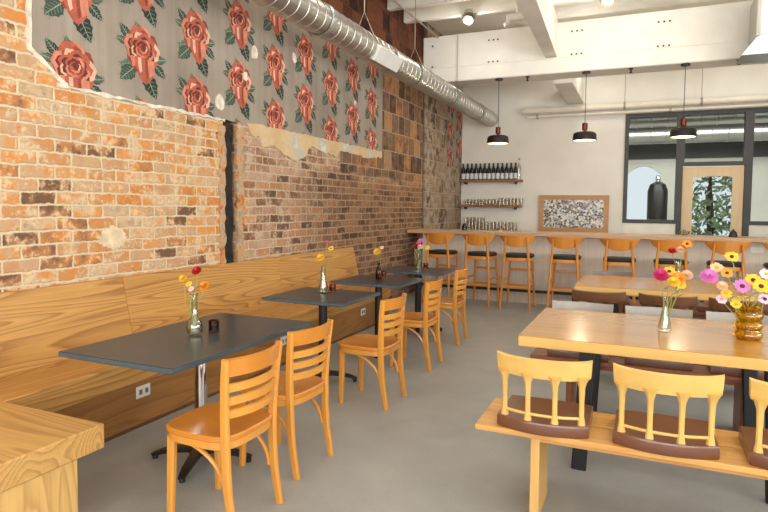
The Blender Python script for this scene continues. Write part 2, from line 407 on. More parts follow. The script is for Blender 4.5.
M['plaster'] = plastermat(); M['lime'] = plain('lime_patch', (222, 200, 164), .9, var=.14, scale=12.); M['torn'] = plain('torn_paper_edge', (226, 212, 190), .85, var=.12, scale=18.)
def mosaicmat():
    m, nt, b = newmat('broken_tile_mosaic'); v = objco(nt, False)
    vo = node(nt, 'ShaderNodeTexVoronoi'); vo.inputs['Scale'].default_value = 26.; L(nt, v, vo.inputs['Vector'])
    sp = node(nt, 'ShaderNodeSeparateColor'); L(nt, vo.outputs['Color'], sp.inputs[0])
    c = ramp(nt, sp.outputs[0], [(0., lin(36, 32, 38)), (.3, lin(230, 222, 206)), (.46, lin(150, 140, 130)), (.56, lin(64, 52, 84)), (.66, lin(214, 206, 190)), (.84, lin(112, 92, 74)), (.92, lin(166, 186, 198))], 'CONSTANT')
    ve = node(nt, 'ShaderNodeTexVoronoi', feature='DISTANCE_TO_EDGE'); ve.inputs['Scale'].default_value = 26.; L(nt, v, ve.inputs['Vector'])
    c = mix(nt, mrange(nt, ve.outputs['Distance'], .03, .09, 1., 0.), c, lin(196, 184, 166))
    L(nt, c, b.inputs['Base Color']); b.inputs['Roughness'].default_value = .25; return m
M['mosaic'] = mosaicmat()

# ------------------------------------------------------------------ room shell
XW, XR, YB, YF, ZC = -3.58, 5.2, 12.2, -3.2, 4.72
SLOTS = [(4.40, 4.61), (9.78, 9.90)]
struct(MB().box(XW - .4, XR + .2, YF - .2, 17.5, -.12, 0).build('floor', M['concrete'], smooth=0), 'polished grey concrete floor')
w = MB()
ys = [YF - .2, 4.40, 4.61, 9.78, 9.90, YB + .3]
for a, b_ in ((0, 1), (2, 3), (4, 5)): w.box(XW - .28, XW, ys[a], ys[b_], 0, 5.)
for a, b_ in SLOTS: w.box(XW - .30, XW - .16, a, b_, 0, 5.)
w.box(XW - .16, XW - .005, 4.40, 4.61, 2.5, 5.)
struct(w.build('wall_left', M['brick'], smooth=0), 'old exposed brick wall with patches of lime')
p = MB()
rng = random.Random(3)
pts = [(XW - .08 + rng.uniform(-.01, .01), 4.505 + rng.uniform(-.012, .012), z) for z in [i * .16 for i in range(15)]]
p.bar(pts, .16, .1, up=(1, 0, 0))
struct(p.build('trim_1', M['char']), 'charred timber post set in the brick wall')
struct(MB().box(XW - .15, XW - .03, 9.79, 9.885, 0, 4.5).build('trim_2', M['char']), 'dark slot post in the brick wall')
for k_, (ya, yb) in enumerate(((4.34, 4.425), (4.60, 4.70))):
    r8 = random.Random(20 + k_)
    lf = [(ya + r8.uniform(-.02, .02), .9 + i * .045) for i in range(30)]; rt8 = [(yb + r8.uniform(-.02, .02), .9 + i * .045) for i in range(30)]
    struct(MB().prism(lf + rt8[::-1], XW - .02, XW + .008, 0, Matrix(((0, 0, 1, 0), (1, 0, 0, 0), (0, 1, 0, 0), (0, 0, 0, 1)))).build('trim_%d' % (8 + k_), M['patchy'], smooth=0), 'rough mortar and brick ends beside the charred post')
# back wall with openings for window / door grid : solid left of -.40 , above 3.27
WX0, WX1, WZ1 = -.36, 3.1, 3.27
w = MB().box(XW - .3, WX0, YB, YB + .15, 0, 5.).box(WX0, XR, YB, YB + .15, WZ1, 5.).box(WX1, XR, YB, YB + .15, 0, WZ1)
w.box(WX0, .60, YB, YB + .15, 0, 1.2).box(1.68, WX1, YB, YB + .15, 0, 1.2)
struct(w.build('wall_back', M['white_wall'], smooth=0), 'white painted back wall')
w = MB().box(XR, XR + .2, YF, 17.5, 0, .8).box(XR, XR + .2, YF, 17.5, 3.6, 5.)
for a, b_ in ((YF, -2.0), (.5, 1.1), (3.6, 4.2), (6.7, 17.5)): w.box(XR, XR + .2, a, b_, .8, 3.6)
struct(w.build('wall_right', M['white_wall'], smooth=0), 'white right wall with tall window openings')
w = MB().box(XW - .3, XR + .2, YF - .2, YF, 0, .45).box(XW - .3, XR + .2, YF - .2, YF, 3.7, 5.)
for a, b_ in ((XW - .3, -3.3), (-.35, -.05), (2.3, 2.6), (4.9, XR + .2)): w.box(a, b_, YF - .2, YF, .45, 3.7)
struct(w.build('wall_front', M['white_wall'], smooth=0), 'white storefront wall with tall openings')
struct(MB().box(XW - .3, XR + .2, YF - .2, YB + .3, ZC, ZC + .15).build('ceiling', M['deck'], smooth=0), 'white painted deck boards')
yj = 9.29 + .65 * 4 - .15
k = 0
for i in range(22):
    y = 11.5 - i * .66
    if y < YF: break
    if 9.5 < y < 10.2: continue
    struct(MB().box(XW, XR, y - .05, y + .05, 4.40, ZC, .006).build('ceiling_joist', M['cream']), 'white painted ceiling joist')
# big cross beam with lower flange and plates
bm_ = MB().box(XW, XR, 9.74, 9.98, 3.80, 4.40, .008)
beam = struct(bm_.build('ceiling_beam', M['cream']), 'deep white cross beam')
MB().box(XW + .18, XR, 9.62, 10.1, 3.585, 3.83, .015).build('beam_flange', M['cream'], beam)
b0 = MB()
for X in (-3.41, -2.35, -1.03, .2, 1.40, 2.6):
    for zz in (4.24, 3.885):
        for dx in ((0,) if X < -3 else (-.075, 0, .075)): b0.cyl((X + dx, 9.742, zz), (X + dx, 9.728, zz), .014, 8)
b0.build('bolt_heads', M['darkframe'], beam)
struct(MB().hull([(x, y, z) for x, y in ((-1.34, 3.), (-1.02, 3.), (-1.495, 9.74), (-1.325, 9.74)) for z in (3.865, 4.45)]).build('ceiling_beam', M['cream']), 'white lengthwise beam meeting the cross beam')
struct(MB().box(-1.42, -1.12, 10.1, 12.2, 3.52, 3.9, .01).build('ceiling_beam', M['cream']), 'white beam end beyond the cross beam')

# back-wall window grid
def frame_rect(mb, x0, x1, z0, z1, t, y0, y1):
    mb.box(x0, x0 + t, y0, y1, z0, z1).box(x1 - t, x1, y0, y1, z0, z1).box(x0 + t, x1 - t, y0, y1, z0, z0 + t).box(x0 + t, x1 - t, y0, y1, z1 - t, z1)
def window(n, x0, x1, z0, z1, lab):
    mb = MB(); frame_rect(mb, x0, x1, z0, z1, .07, YB - .03, YB + .12)
    o = struct(mb.build('window_%d' % n, M['darkframe']), lab)
    MB().box(x0 + .07, x1 - .07, YB + .04, YB + .05, z0 + .07, z1 - .07).build('pane', M['pane'], o, smooth=0)
    return o
window(1, -.36, .60, 1.2, WZ1, 'tall dark framed window left of the wooden door')
window(2, .60, 1.68, 2.27, WZ1, 'dark framed transom over the wooden door')
window(3, 1.68, 3.1, 1.2, WZ1, 'dark framed window right of the wooden door')
struct(MB().box(.56, .645, YB - .04, YB + .13, 0, 2.3).build('trim_3', M['darkframe']), 'dark door post')
struct(MB().box(1.635, 1.73, YB - .04, YB + .13, 0, 2.3).build('trim_4', M['darkframe']), 'dark door post')
struct(MB().box(-.36, .58, YB - .012, YB + .02, .9, 1.2).build('trim_5', M['cream'], smooth=0), 'cream panel under the window')
struct(MB().box(1.73, 3.1, YB - .012, YB + .02, .9, 1.2).build('trim_6', M['cream'], smooth=0), 'cream panel under the window')
d = MB(); frame_rect(d, .65, 1.63, .02, 2.25, .175, YB + .01, YB + .07)
door = struct(d.build('door_1', M['doorwood']), 'pale wooden door with a tall glass pane')
MB().box(.82, 1.46, YB + .03, YB + .045, .19, 2.08).build('pane', M['pane'], door, smooth=0)
MB().box(.69, .73, YB - .06, YB + .01, 1.0, 1.1, .01).build('door_handle', M['chrome'], door)

# back room seen through the glass
BR = 16.6
w = MB()
def arch_wall(mb, x0, x1, zt, ops, y0, y1):
    # wall with arched openings: ops = [(xc, halfwidth, z0, zspring)]
    xs = x0
    for xc, hw, zb, zs in ops:
        mb.box(xs, xc - hw, y0, y1, 0, zt); mb.box(xc - hw, xc + hw, y0, y1, 0, zb)
        n = 10
        poly = [(xc - hw + 2 * hw * i / n, zs + hw * .55 * math.sin(PI * i / n)) for i in range(n + 1)] + [(xc + hw, zt), (xc - hw, zt)]
        mb.prism(poly, -y1, -y0, M=Matrix(((1, 0, 0, 0), (0, 0, -1, 0), (0, 1, 0, 0), (0, 0, 0, 1))))
        xs = xc + hw
    mb.box(xs, x1, y0, y1, 0, zt)
arch_wall(w, -3.5, XR, 4.6, [(-.02, .42, .7, 2.35), (1.62, .60, .3, 2.05), (3.35, .5, .7, 2.35)], BR, BR + .2)
struct(w.build('wall_far', M['white_wall'], smooth=0), 'white back room wall with arched openings')
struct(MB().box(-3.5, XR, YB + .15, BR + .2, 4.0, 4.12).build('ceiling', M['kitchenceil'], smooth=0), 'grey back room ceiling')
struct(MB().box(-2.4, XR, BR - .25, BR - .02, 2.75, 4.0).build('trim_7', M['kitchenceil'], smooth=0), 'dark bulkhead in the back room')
struct(MB().box(-2.6, -2.4, YB + .15, BR, 0, 4.1).build('wall_inner', M['white_wall'], smooth=0), 'back room side wall')
for (y, z, r) in ((13.6, 3.35, .17), (14.6, 3.15, .22)):
    prof = []
    for i in range(24): q = i * .3; prof += [(r, q), (r + .012, q + .008), (r + .012, q + .016), (r, q + .024)]
    mb = MB().lathe(prof, 20, M=Matrix(((0, 0, 1, -2.3), (0, 1, 0, y), (1, 0, 0, z), (0, 0, 0, 1))))
    tag(mb.build('air_duct', M['galv']), 'round metal duct in the back room, %s behind the window glass' % ('upper one' if z > 3.2 else 'lower one'), 'duct')
tk = thing('fermentation_tank', 'dark upright tank in the back room beyond the left window', 'tank', (.3, 15.3, 0))
MB().lathe([(.02, 0), (.2, .02), (.22, .3), (.22, 1.9), (.17, 2.05), (.05, 2.12)], 20).build('tank_body', M['shade'], tk)
MB().lathe([(.05, 2.1), (.06, 2.2), (.04, 2.26)], 12).build('lid', M['chrome'], tk)
def tree(x, y, h, lab, seed):  # trees placed behind the glass imitate foliage reflected in the door pane
    t = thing('reflection_tree', lab, 'tree', (x, y, 0)); r = random.Random(seed)
    MB().tube([(0, 0, 0), (.05, 0, h * .3), (-.03, .05, h * .6), (.02, 0, h * .9)], .11, 8, scales=[1.2, 1, .8, .4]).build('trunk', M['bark'], t)
    mb = MB()
    for i in range(800):
        a = r.uniform(0, 2 * PI); q = r.random() ** .5 * h * .32; z = h * r.uniform(.16, 1.02)
        c = Vector((q * math.cos(a), q * math.sin(a), z)); u = Vector((r.uniform(-1, 1), r.uniform(-1, 1), r.uniform(-1, 1))).normalized(); s = r.uniform(.08, .16)
        v = u.orthogonal().normalized(); nn = u.cross(v)
        mb.add([c - u * s, c + v * s * .5 + nn * .01, c + u * s, c - v * s * .5 + nn * .01], [(0, 1, 2, 3)])
    mb.build('foliage', M['hedge'], t, smooth=0)
tree(1.75, 19.2, 3.1, 'leafy tree standing in for the reflection in the door glass', 1)
tree(4.6, 20.2, 3.6, 'second leafy tree standing in for reflected foliage, right of the door line', 2)
struct(MB().box(-8, 12, 17.5, 40, -.2, -.05).build('ground', M['concrete'], smooth=0), 'pavement outside')

# ------------------------------------------------------------------ wallpaper with printed roses
def clip(poly, hp):
    for (a, b, c) in hp:                    # keep a*y+b*z+c >= 0
        out = []
        for i in range(len(poly)):
            p, q = poly[i - 1], poly[i]; dp = a * p[0] + b * p[1] + c; dq = a * q[0] + b * q[1] + c
            if (dp >= 0) != (dq >= 0):
                t = dp / (dp - dq); out.append((p[0] + (q[0] - p[0]) * t, p[1] + (q[1] - p[1]) * t))
            if dq >= 0: out.append(q)
        poly = out
        if len(poly) < 3: return []
    return poly
def motif():
    r = random.Random(11); P = []          # list of (poly, material, layer)
    def leaf(cx, cz, ang, ln, wd, mi):
        L_ = []
        n = 9
        for i in range(n + 1):
            t = i / n; wv = wd * math.sin(PI * t ** .8) * (1 + (.14 if i % 2 else -.06)); L_.append((t * ln, wv))
        pl = L_ + [(a, -b) for a, b in L_[::-1][1:-1]]
        ca, sa = math.cos(ang), math.sin(ang); R_ = lambda a, b: (cx + a * ca - b * sa, cz + a * sa + b * ca)
        P.append(([R_(a, b) for a, b in pl], mi, 1))
        P.append(([R_(0, .004), R_(ln * .95, .002), R_(ln * .95, -.002), R_(0, -.004)], 8, 2))
        for i in range(1, 6):
            t = i / 6.5
            for s in (1, -1):
                P.append(([R_(t * ln, 0), R_(t * ln + .02, s * wd * .7), R_(t * ln + .025, s * wd * .7), R_(t * ln + .006, 0)], 7 if mi != 7 else 6, 2))
    # leaves: long dark one hanging right, pale one lower left, small pair right, bud leaves upper left
    leaf(.03, -.12, -1.12, .19, .052, 5); leaf(-.05, -.10, -2.35, .15, .048, 6); leaf(-.05, -.07, -2.75, .12, .03, 7)
    leaf(.10, -.02, .25, .10, .03, 6); leaf(.10, -.05, -.75, .12, .032, 5); leaf(-.08, .08, 2.3, .11, .03, 5); leaf(-.10, .05, 3.0, .08, .026, 6); leaf(-.02, .15, 1.9, .06, .018, 5)
    # bloom: blob and curled petals
    def blob(cx, cz, rx, rz, mi, ly, w=.1, n=26, ph=0.):
        P.append(([(cx + rx * math.cos(a) * (1 + w * math.sin(5 * a + ph) + w * .6 * math.sin(9 * a)), cz + rz * math.sin(a) * (1 + w * math.cos(4 * a + ph))) for a in [2 * PI * i / n for i in range(n)]], mi, ly))
    blob(.0, .02, .118, .155, 1, 3, .09)
    blob(.03, -.09, .07, .10, 2, 3, .12)
    def petal(cx, cz, ang, ln, wd, mi, ly):
        pl = []
        for i in range(13):
            t = i / 12; a = -1.15 + 2.3 * t
            pl.append((ln * math.cos(a) * (1 + .06 * math.sin(7 * a)), wd * math.sin(a)))
        pl += [(ln * .55 * math.cos(a), wd * .75 * math.sin(a)) for a in [1.0 - 2.0 * t / 8 for t in range(9)]]
        ca, sa = math.cos(ang), math.sin(ang)
        P.append(([(cx + a * ca - b * sa, cz + a * sa + b * ca) for a, b in pl], mi, ly))
    for k, (rad, cnt, ln, wd) in enumerate([(.055, 9, .075, .07), (.032, 8, .062, .055), (.012, 7, .05, .042), (0., 5, .032, .03)]):
        for i in range(cnt):
            a = 2 * PI * i / cnt + k * .5 + r.uniform(-.2, .2)
            petal(.01 + rad * math.cos(a), .035 + rad * 1.3 * math.sin(a), a, ln * r.uniform(.85, 1.15), wd * r.uniform(.8, 1.1), r.choice([2, 3, 3, 4, 1, 2]), 4 + k * 2)
            petal(.01 + rad * math.cos(a), .035 + rad * 1.3 * math.sin(a), a, ln * .72, wd * .6, r.choice([0, 1, 0, 2]), 5 + k * 2)
    for i in range(7):                      # drooping lower petals
        x = -.06 + i * .024; P.append(([(x - .016, -.03), (x + .012, -.03), (x + .02 + r.uniform(-.01, .01), -.15 + .05 * abs(i - 4) / 3), (x, -.17 + .05 * abs(i - 4) / 3), (x - .012, -.10)], r.choice([2, 3, 1, 4]), 12))
    blob(.015, .045, .02, .022, 0, 13)
    return P
def ragged(a, b, n, amp, rr):
    return [(a[0] + (b[0] - a[0]) * i / n + (rr.uniform(-amp, amp) if 0 < i < n else 0), a[1] + (b[1] - a[1]) * i / n + (rr.uniform(-amp, amp) if 0 < i < n else 0)) for i in range(n + 1)]
MYZ = Matrix(((0, 0, 1, 0), (1, 0, 0, 0), (0, 1, 0, 0), (0, 0, 0, 1)))      # (y,z,x)->(x,y,z)
def wallpaper(name, edge, hp, cells, lab, cat='wallpaper', sx=1.):
    pm = [M['paper']] + [M['rose%d' % i] for i in range(5)] + [M['leafp%d' % i] for i in range(4)]
    mb = MB().prism(edge, XW, XW + .004, 0, MYZ)
    mo = motif()
    for (cy, cz) in cells:
        for pi_, (poly, mi, ly) in enumerate(mo):
            q = clip([(cy + a * 1.32, cz - .01 + b * 1.12) for a, b in poly], hp)
            for tr in () if not q else tessellate_polygon([[Vector((a, b, 0)) for a, b in q]]): mb.add([(q[k][0], q[k][1], XW + .0045 + ly * .0004 + (pi_ % 20) * .000018 + (0 if int(cy * 10) % 2 else .0002)) for k in tr], [(0, 1, 2)], mi + 1, MYZ)
    o = mb.build(name, pm, smooth=0); tag(o, lab, cat)
    return o
rr = random.Random(5)
edge = ragged((2.53, 3.62), (2.53, 2.45), 12, .02, rr) + ragged((2.53, 2.45), (2.80, 2.25), 6, .02, rr)[1:] + ragged((2.80, 2.25), (8.01, 2.25), 60, .018, rr)[1:] + [(8.01, 3.62)]
hp = [(1, 0, -2.545), (-1, 0, 8.0), (0, 1, -2.265), (0, -1, 3.61), (.2, .27, -(.2 * 2.53 + .27 * 2.45) - .004)]
cells = []
for i in range(-1, 10):
    y = 2.84 + i * .598
    for j in range(-1, 4):
        cells.append((y, (2.39 if i % 2 == 0 else 2.66) + j * .56 - .02))
wallpaper('rose_wallpaper', edge, hp, cells, 'torn grey wallpaper printed with big red roses on the brick wall')
edge2 = ragged((11.15, 3.6), (11.15, 2.25), 12, .02, rr) + ragged((11.15, 2.25), (12.19, 2.25), 12, .03, rr)[1:] + [(12.19, 3.6)]
wallpaper('wallpaper_remnant', edge2, [(1, 0, -11.16), (-1, 0, 12.18), (0, 1, -2.28), (0, -1, 3.59)], [(11.35 + .595 * i, 2.45 + (i % 2) * .27 + j * .56) for i in range(3) for j in range(-1, 3)], 'narrow remnant of rose wallpaper in the far corner above the bar')
# torn edge and plaster scraps below the paper
def band(name, top, bot, th, mat, lab, cat):
    tag(MB().prism(top + bot[::-1], XW - .003, XW + th, 0, MYZ).build(name, mat, smooth=0), lab, cat)
def wavy(y0, y1, z, amp, n, rr): return [(y0 + (y1 - y0) * i / n, z + rr.uniform(-amp, amp)) for i in range(n + 1)]
band('torn_paper_edge', wavy(2.72, 4.42, 2.268, .010, 34, rr), wavy(2.72, 4.42, 2.242, .012, 34, rr), .0118, M['torn'], 'ragged pale torn edge under the left part of the rose wallpaper', 'torn paper')
lt = ragged((2.518, 3.62), (2.518, 2.44), 22, .012, rr) + ragged((2.518, 2.44), (2.79, 2.24), 9, .014, rr)[1:]
rt_ = ragged((2.545, 3.62), (2.545, 2.46), 16, .008, rr) + ragged((2.545, 2.46), (2.80, 2.275), 7, .008, rr)[1:]
tag(MB().prism(lt + rt_[::-1], XW - .003, XW + .0105, 0, MYZ).build('torn_paper_edge', M['torn'], smooth=0), 'ragged pale torn left side edge of the rose wallpaper', 'torn paper')
top = wavy(4.75, 7.98, 2.285, .01, 50, rr); bot = []
for i, (y, z) in enumerate(top):
    dp = .05 + (.22 if 4.95 < y < 5.9 else .10 if 5.9 <= y < 6.6 else .05) * (.8 + .3 * math.sin(y * 7)); bot.append((y, 2.26 - dp + rr.uniform(-.02, .02)))
bot[0] = (4.75, 2.27)
band('plaster_scrap', top, bot, .0145, M['plaster'], 'tan and grey torn plaster scrap under the right part of the rose wallpaper', 'plaster')
for y, z, s in ((4.87, 2.98, .06), (4.72, 2.72, .045), (5.6, 3.1, .05), (7.6, 2.42, .04), (4.35, 2.42, .07), (7.1, 2.86, .03)):
    poly = [(y + s * (.6 + .5 * rr.random()) * math.cos(a), z + 1.3 * s * (.6 + .5 * rr.random()) * math.sin(a)) for a in [2 * PI * i / 11 for i in range(11)]]
    tag(MB().prism(poly, XW, XW + .0132, 0, MYZ).build('paper_tear', M['torn'], smooth=0), 'small pale tear in the rose wallpaper showing plaster', 'paper tear', 'pale tears in the rose wallpaper')
tag(MB().prism([(3.15 + .12 * (.8 + .35 * rr.random()) * math.cos(a), 1.22 + .085 * (.8 + .35 * rr.random()) * math.sin(a)) for a in [2 * PI * i / 40 for i in range(40)]], XW - .003, XW + .004, 0, MYZ).build('plaster_patch', M['lime'], smooth=0), 'cream plaster patch low on the brick wall above the bench', 'plaster')

# ------------------------------------------------------------------ banquette
bq = thing('banquette_bench', 'long built-in oak banquette running along the brick wall', 'bench', (-3.0, 3., 0))
O = Vector((-3.0, 3., 0))
def lb(mb): mb.v = [v - O for v in mb.v]; return mb
lb(MB().box(XW + .02, -2.985, -1.2, 7.0, .30, .45, .006)).build('seat', M['oak'], bq)
lb(MB().box(XW + .05, -3.0, -1.2, 6.98, .02, .30)).build('front_panel', M['oak_shaded'], bq, smooth=0)
lb(MB().box(XW + .05, -2.995, -1.2, 6.97, 0, .022)).build('foot_shadow_strip', M['darkwood'], bq, smooth=0)  # dark strip standing in for the shadow on the floor along the bench
for a, b_ in ((-1.2, 1.2), (1.203, 3.19), (3.193, 5.2), (5.203, 7.0)):
    lb(MB().hull([(-3.43, a, .45), (-3.46, a, .45), (-3.535, a, .925), (-3.57, a, .925), (-3.43, b_, .45), (-3.46, b_, .45), (-3.535, b_, .925), (-3.57, b_, .925)])).build('backrest_panel', M['oak'], bq, smooth=0)
for y, z in ((2.86, .235), (4.53, .225), (6.20, .225)):
    o = lb(MB().box(-3.0, -2.992, y - .06, y + .06, z - .04, z + .04, .003)).build('power_outlet', M['outlet'], bq)
    o['label'] = 'white power outlet'
    s = MB()
    for dy in (-.025, .025): s.box(-2.9925, -2.990, y + dy - .012, y + dy + .012, z - .016, z + .016)
    lb(s).build('socket', M['outlet_slot'], o, smooth=0)
rb = thing('bench_return', 'short oak bench end in the near left corner', 'bench', (-2.6, 1.6, 0))
O = Vector((-2.6, 1.6, 0))
lb(MB().box(-3.2 + .217, -2.265, .9, 1.93, .335, .45, .005)).build('seat', M['oak_x'], rb)
lb(MB().box(-2.983, -2.285, .95, 1.80, 0, .335, .003)).build('base_panel', M['oak_z'], rb)

# ------------------------------------------------------------------ slate tables
def slate_table(y0, y1, x0, x1, post, lab):
    cx, cy = (x0 + x1) / 2, (y0 + y1) / 2
    t = thing('dining_table', lab, 'table', (cx, cy, 0))
    a, b_ = (x1 - x0) / 2, (y1 - y0) / 2
    MB().box(-a, a, -b_, b_, .703, .73, .003).build('table_top', M['slate'], t)
    e = MB(); e.box(-a - .0008, a + .0008, -b_ - .0008, b_ + .0008, .706, .727); e.build('edge_band', M['slate_edge'], t, smooth=0)
    MB().box(-.12, .12, -.12, .12, .690, .703, .003).build('mounting_plate', M['iron'], t)
    MB().lathe([(.036, .07), (.036, .69)], 24).build('post', M[post], t)
    MB().lathe([(.07, .05), (.068, .075), (.05, .095), (.037, .105)], 20).build('collar', M['iron'], t)
    for k in range(4):
        an = k * PI / 2 + .35; ca, sa = math.cos(an), math.sin(an)
        l = MB().bar([(.04 * ca, .04 * sa, .07), (.14 * ca, .14 * sa, .062), (.23 * ca, .23 * sa, .045), (.29 * ca, .29 * sa, .024)], .055, .03, scales=[1.15, 1., .85, .65]).build('base_arm', M['iron' if post == 'chrome' else 'black'], t)
        MB().lathe([(.016, 0), (.016, .02), (.01, .03)], 10, M=Matrix.Translation((.275 * ca, .275 * sa, 0))).build('glide', M['black'], l)
    return t
slate_table(2.0, 3.22, -2.66, -1.92, 'chrome', 'long slate grey table with a chrome post, nearest the camera')
slate_table(3.91, 4.60, -2.80, -2.06, 'black', 'square slate grey table, second from the camera, beyond the two front chairs')
slate_table(5.05, 5.72, -2.80, -2.06, 'black', 'square slate grey table holding the dark brown bottle vase')
slate_table(6.2, 6.80, -2.80, -2.035, 'black', 'square slate grey table farthest back, closest to the bar stools')

# ------------------------------------------------------------------ ladder-back chairs (front = -X)
def d_shape(xf, xb, hw, n=40):
    out = []
    for i in range(n):
        a = 2 * PI * i / n; c, s = math.cos(a), math.sin(a); e = .46 if c < 0 else .42
        x = (xb if c > 0 else -xf) * abs(c) ** (e) * (1 if c > 0 else 1); y = hw * math.copysign(abs(s) ** .55, s) * (1 - .07 * max(0, c))
        out.append((x, y))
    return out
def ladder_chair(label):
    t = thing('dining_chair', label, 'chair', group='ladder back chairs along the slate tables')
    sh = d_shape(.235, .18, .21)
    sc = lambda k: [(x * k, y * k) for x, y in sh]
    ring = lambda k, z: [(x, y, z) for x, y in sc(k)]
    dip = [(x * .86, y * .86, .447) for x, y in sh]
    MB().layers([ring(.965, .424), ring(1., .430), ring(1., .445), ring(.97, .451), dip, [(x * .3, y * .3, .441) for x, y in sh]]).build('seat', M['seatwood'], t)
    MB().layers([ring(.93, .386), ring(.955, .390), ring(.955, .424)]).build('seat_rail', M['chairwood'], t)
    for s in (1, -1):
        MB().bar([(-.178, s * .158, .40), (-.180, s * .163, .2), (-.183, s * .169, 0)], .038, .042, up=(1, 0, 0), scales=[1.08, 1., .86], c=.28).build('front_leg', M['chairwood'], t)
        pth = [(.192, .174, 0), (.178, .174, .08), (.160, .174, .18), (.150, .175, .30), (.147, .177, .43), (.149, .183, .55), (.157, .192, .68), (.170, .202, .802)]
        MB().bar([(x, s * y, z) for x, y, z in pth], .03, .042, up=(1, 0, 0), scales=[.86, .92, 1, 1.05, 1.05, 1, .95, .85], c=.28).build('rear_leg', M['chairwood'], t)
        MB().tube([(-.16 + .295 * math.sin(a), s * .165, .19 + .205 * math.cos(a)) for a in [PI / 2 * i / 12 for i in range(13)]], .0105, 8, up=(0, 1, 0)).build('brace', M['chairwood'], t)
    def slat(z0, z1, x0, x1, th, bow, nm):
        def fn(u, v):
            zz = z0 + (z1 - z0) * v; y = (.178 + (zz - .43) * .062) * (2 * u - 1); k = 1 - (2 * u - 1) ** 2
            return (x0 + (x1 - x0) * v + bow * k, y, z0 + (z1 - z0) * v), (1, .0 + (2 * u - 1) * .25, -.25)
        MB().grid(fn, 12, 2, th).build(nm, M['seatwood' if nm == 'top_rail' else 'chairwood'], t)
    slat(.726, .802, .161, .170, .018, .055, 'top_rail')
    for z in (.672, .612, .552): slat(z - .017, z + .017, .149 + (z - .55) * .07, .151 + (z - .55) * .07, .013, .052, 'slat')
    return t
ch = ladder_chair('honey wood ladder back chair nearest the camera, at the chrome post table')
ch.location = (-1.795, 2.21, 0); ch.rotation_euler.z = -.01
for (x, y, rz, lab) in ((-1.845, 2.815, -.04, 'second honey wood ladder back chair at the chrome post table, the farther of its pair'),
                        (-1.845, 3.995, -.01, 'honey wood ladder back chair in the middle of the row, at the second slate table'),
                        (-1.905, 5.09, .02, 'honey wood ladder back chair at the table with the dark brown bottle vase'),
                        (-1.955, 6.15, .02, 'honey wood ladder back chair farthest back, closest to the bar stools')):
    dup(ch, (x, y, 0), rz, lab)

# ------------------------------------------------------------------ bar
bar = thing('bar_counter', 'long bar with wood top and grey washed panel front along the back', 'bar', (0, 9.3, 0))
O = Vector((0, 9.3, 0))
lb(MB().box(XW + .02, XR - .2, 9.0, 9.70, 1.042, 1.095, .006)).build('counter_top', M['barwood'], bar)
lb(MB().box(XW + .25, XR - .2, 9.14, 9.2, .10, 1.042)).build('front_panel', M['greywood'], bar, smooth=0)
lb(MB().box(XW + .25, XR - .2, 9.12, 9.2, 0, .10)).build('kick_board', M['greywood'], bar, smooth=0)
for x in (XW + .27, .8, XR - .24): lb(MB().box(x, x + .04, 9.2, 9.64, 0, 1.042)).build('support_panel', M['greywood'], bar, smooth=0)
fr = lb(MB().box(XW + .3, XR - .2, 8.99, 9.03, .185, .225, .004)).build('foot_rail', M['black'], bar)
for x in (-2.6, -.9, .8, 2.5): lb(MB().box(x - .025, x + .025, 8.985, 9.035, 0, .186)).build('rail_post', M['black'], bar, smooth=0)
lb(MB().box(1.33, 1.48, 9.132, 9.141, .90, .975)).build('paper_notice', M['outlet'], bar, smooth=0)
# stools (front = +Y)
def bar_stool(label):
    t = thing('bar_stool', label, 'bar stool', group='bar stools along the bar')
    sh = [(.21 * math.copysign(abs(math.cos(a)) ** .6, math.cos(a)), .20 * math.copysign(abs(math.sin(a)) ** .6, math.sin(a))) for a in [2 * PI * i / 32 for i in range(32)]]
    rg = lambda k, z: [(x * k, y * k, z) for x, y in sh]
    MB().layers([rg(.96, .752), rg(1., .765), rg(1., .785), rg(.93, .802), rg(.6, .808)]).build('cushion', M['cushion'], t)
    MB().layers([rg(.95, .70), rg(.97, .705), rg(.97, .752)]).build('seat_frame', M['stoolwood'], t)
    for s in (1, -1):
        MB().bar([(s * .165, .16, .72), (s * .185, .185, .35), (s * .205, .21, 0)], .034, .034, up=(1, 0, 0), scales=[1.05, 1, .8], c=.3).build('front_leg', M['stoolwood'], t)
        MB().bar([(s * .215, -.235, 0), (s * .195, -.205, .35), (s * .175, -.185, .72), (s * .165, -.195, .86), (s * .155, -.225, 1.04)], .032, .036, up=(1, 0, 0), scales=[.8, 1, 1.05, .95, .7], c=.3).build('rear_leg', M['stoolwood'], t)
        MB().bar([(s * .195, .19, .42), (s * .19, -.20, .42)], .018, .03).build('side_rung', M['stoolwood'], t)
    MB().bar([(-.19, -.2, .33), (.19, -.2, .33)], .02, .034).build('rear_rung', M['stoolwood'], t)
    MB().bar([(-.18, .18, .55), (.18, .18, .55)], .02, .034).build('front_rung', M['stoolwood'], t)
    MB().bar([(-.18, .195, .30), (.18, .195, .30)], .024, .04).build('foot_rest', M['stoolwood'], t)
    def fn(u, v):
        a = (2 * u - 1); k = abs(a)
        zt = 1.075 - .006 * k ** 2; zb = .905 + .13 * k ** 2.6
        hw = .255
        x = hw * a * (1 - .03 * (1 - v)); y = -.205 + .085 * a * a - .025 * v
        return (x, y, zb + (zt - zb) * v), (-.6 * a, 1, .15)
    MB().grid(fn, 20, 6, .016).build('backrest', M['stoolwood'], t)
    return t
sx = [-2.82, -2.20, -1.645, -.99, -.275, .355, .985, 1.62, 2.25]
rot = [-.12, -.14, -.02, .02, 0, 0, .02, 0, 0]
names = ['amber wood bar stool closest to the brick wall', 'second bar stool out from the brick wall', 'third bar stool out from the brick wall', 'fourth bar stool out from the brick wall, below the mosaic picture',
         'fifth bar stool out from the brick wall, right of the mosaic picture', 'sixth bar stool out from the brick wall, left of the wooden door', 'seventh bar stool out from the brick wall, in front of the wooden door', 'eighth bar stool out from the brick wall, cut by the photo edge']
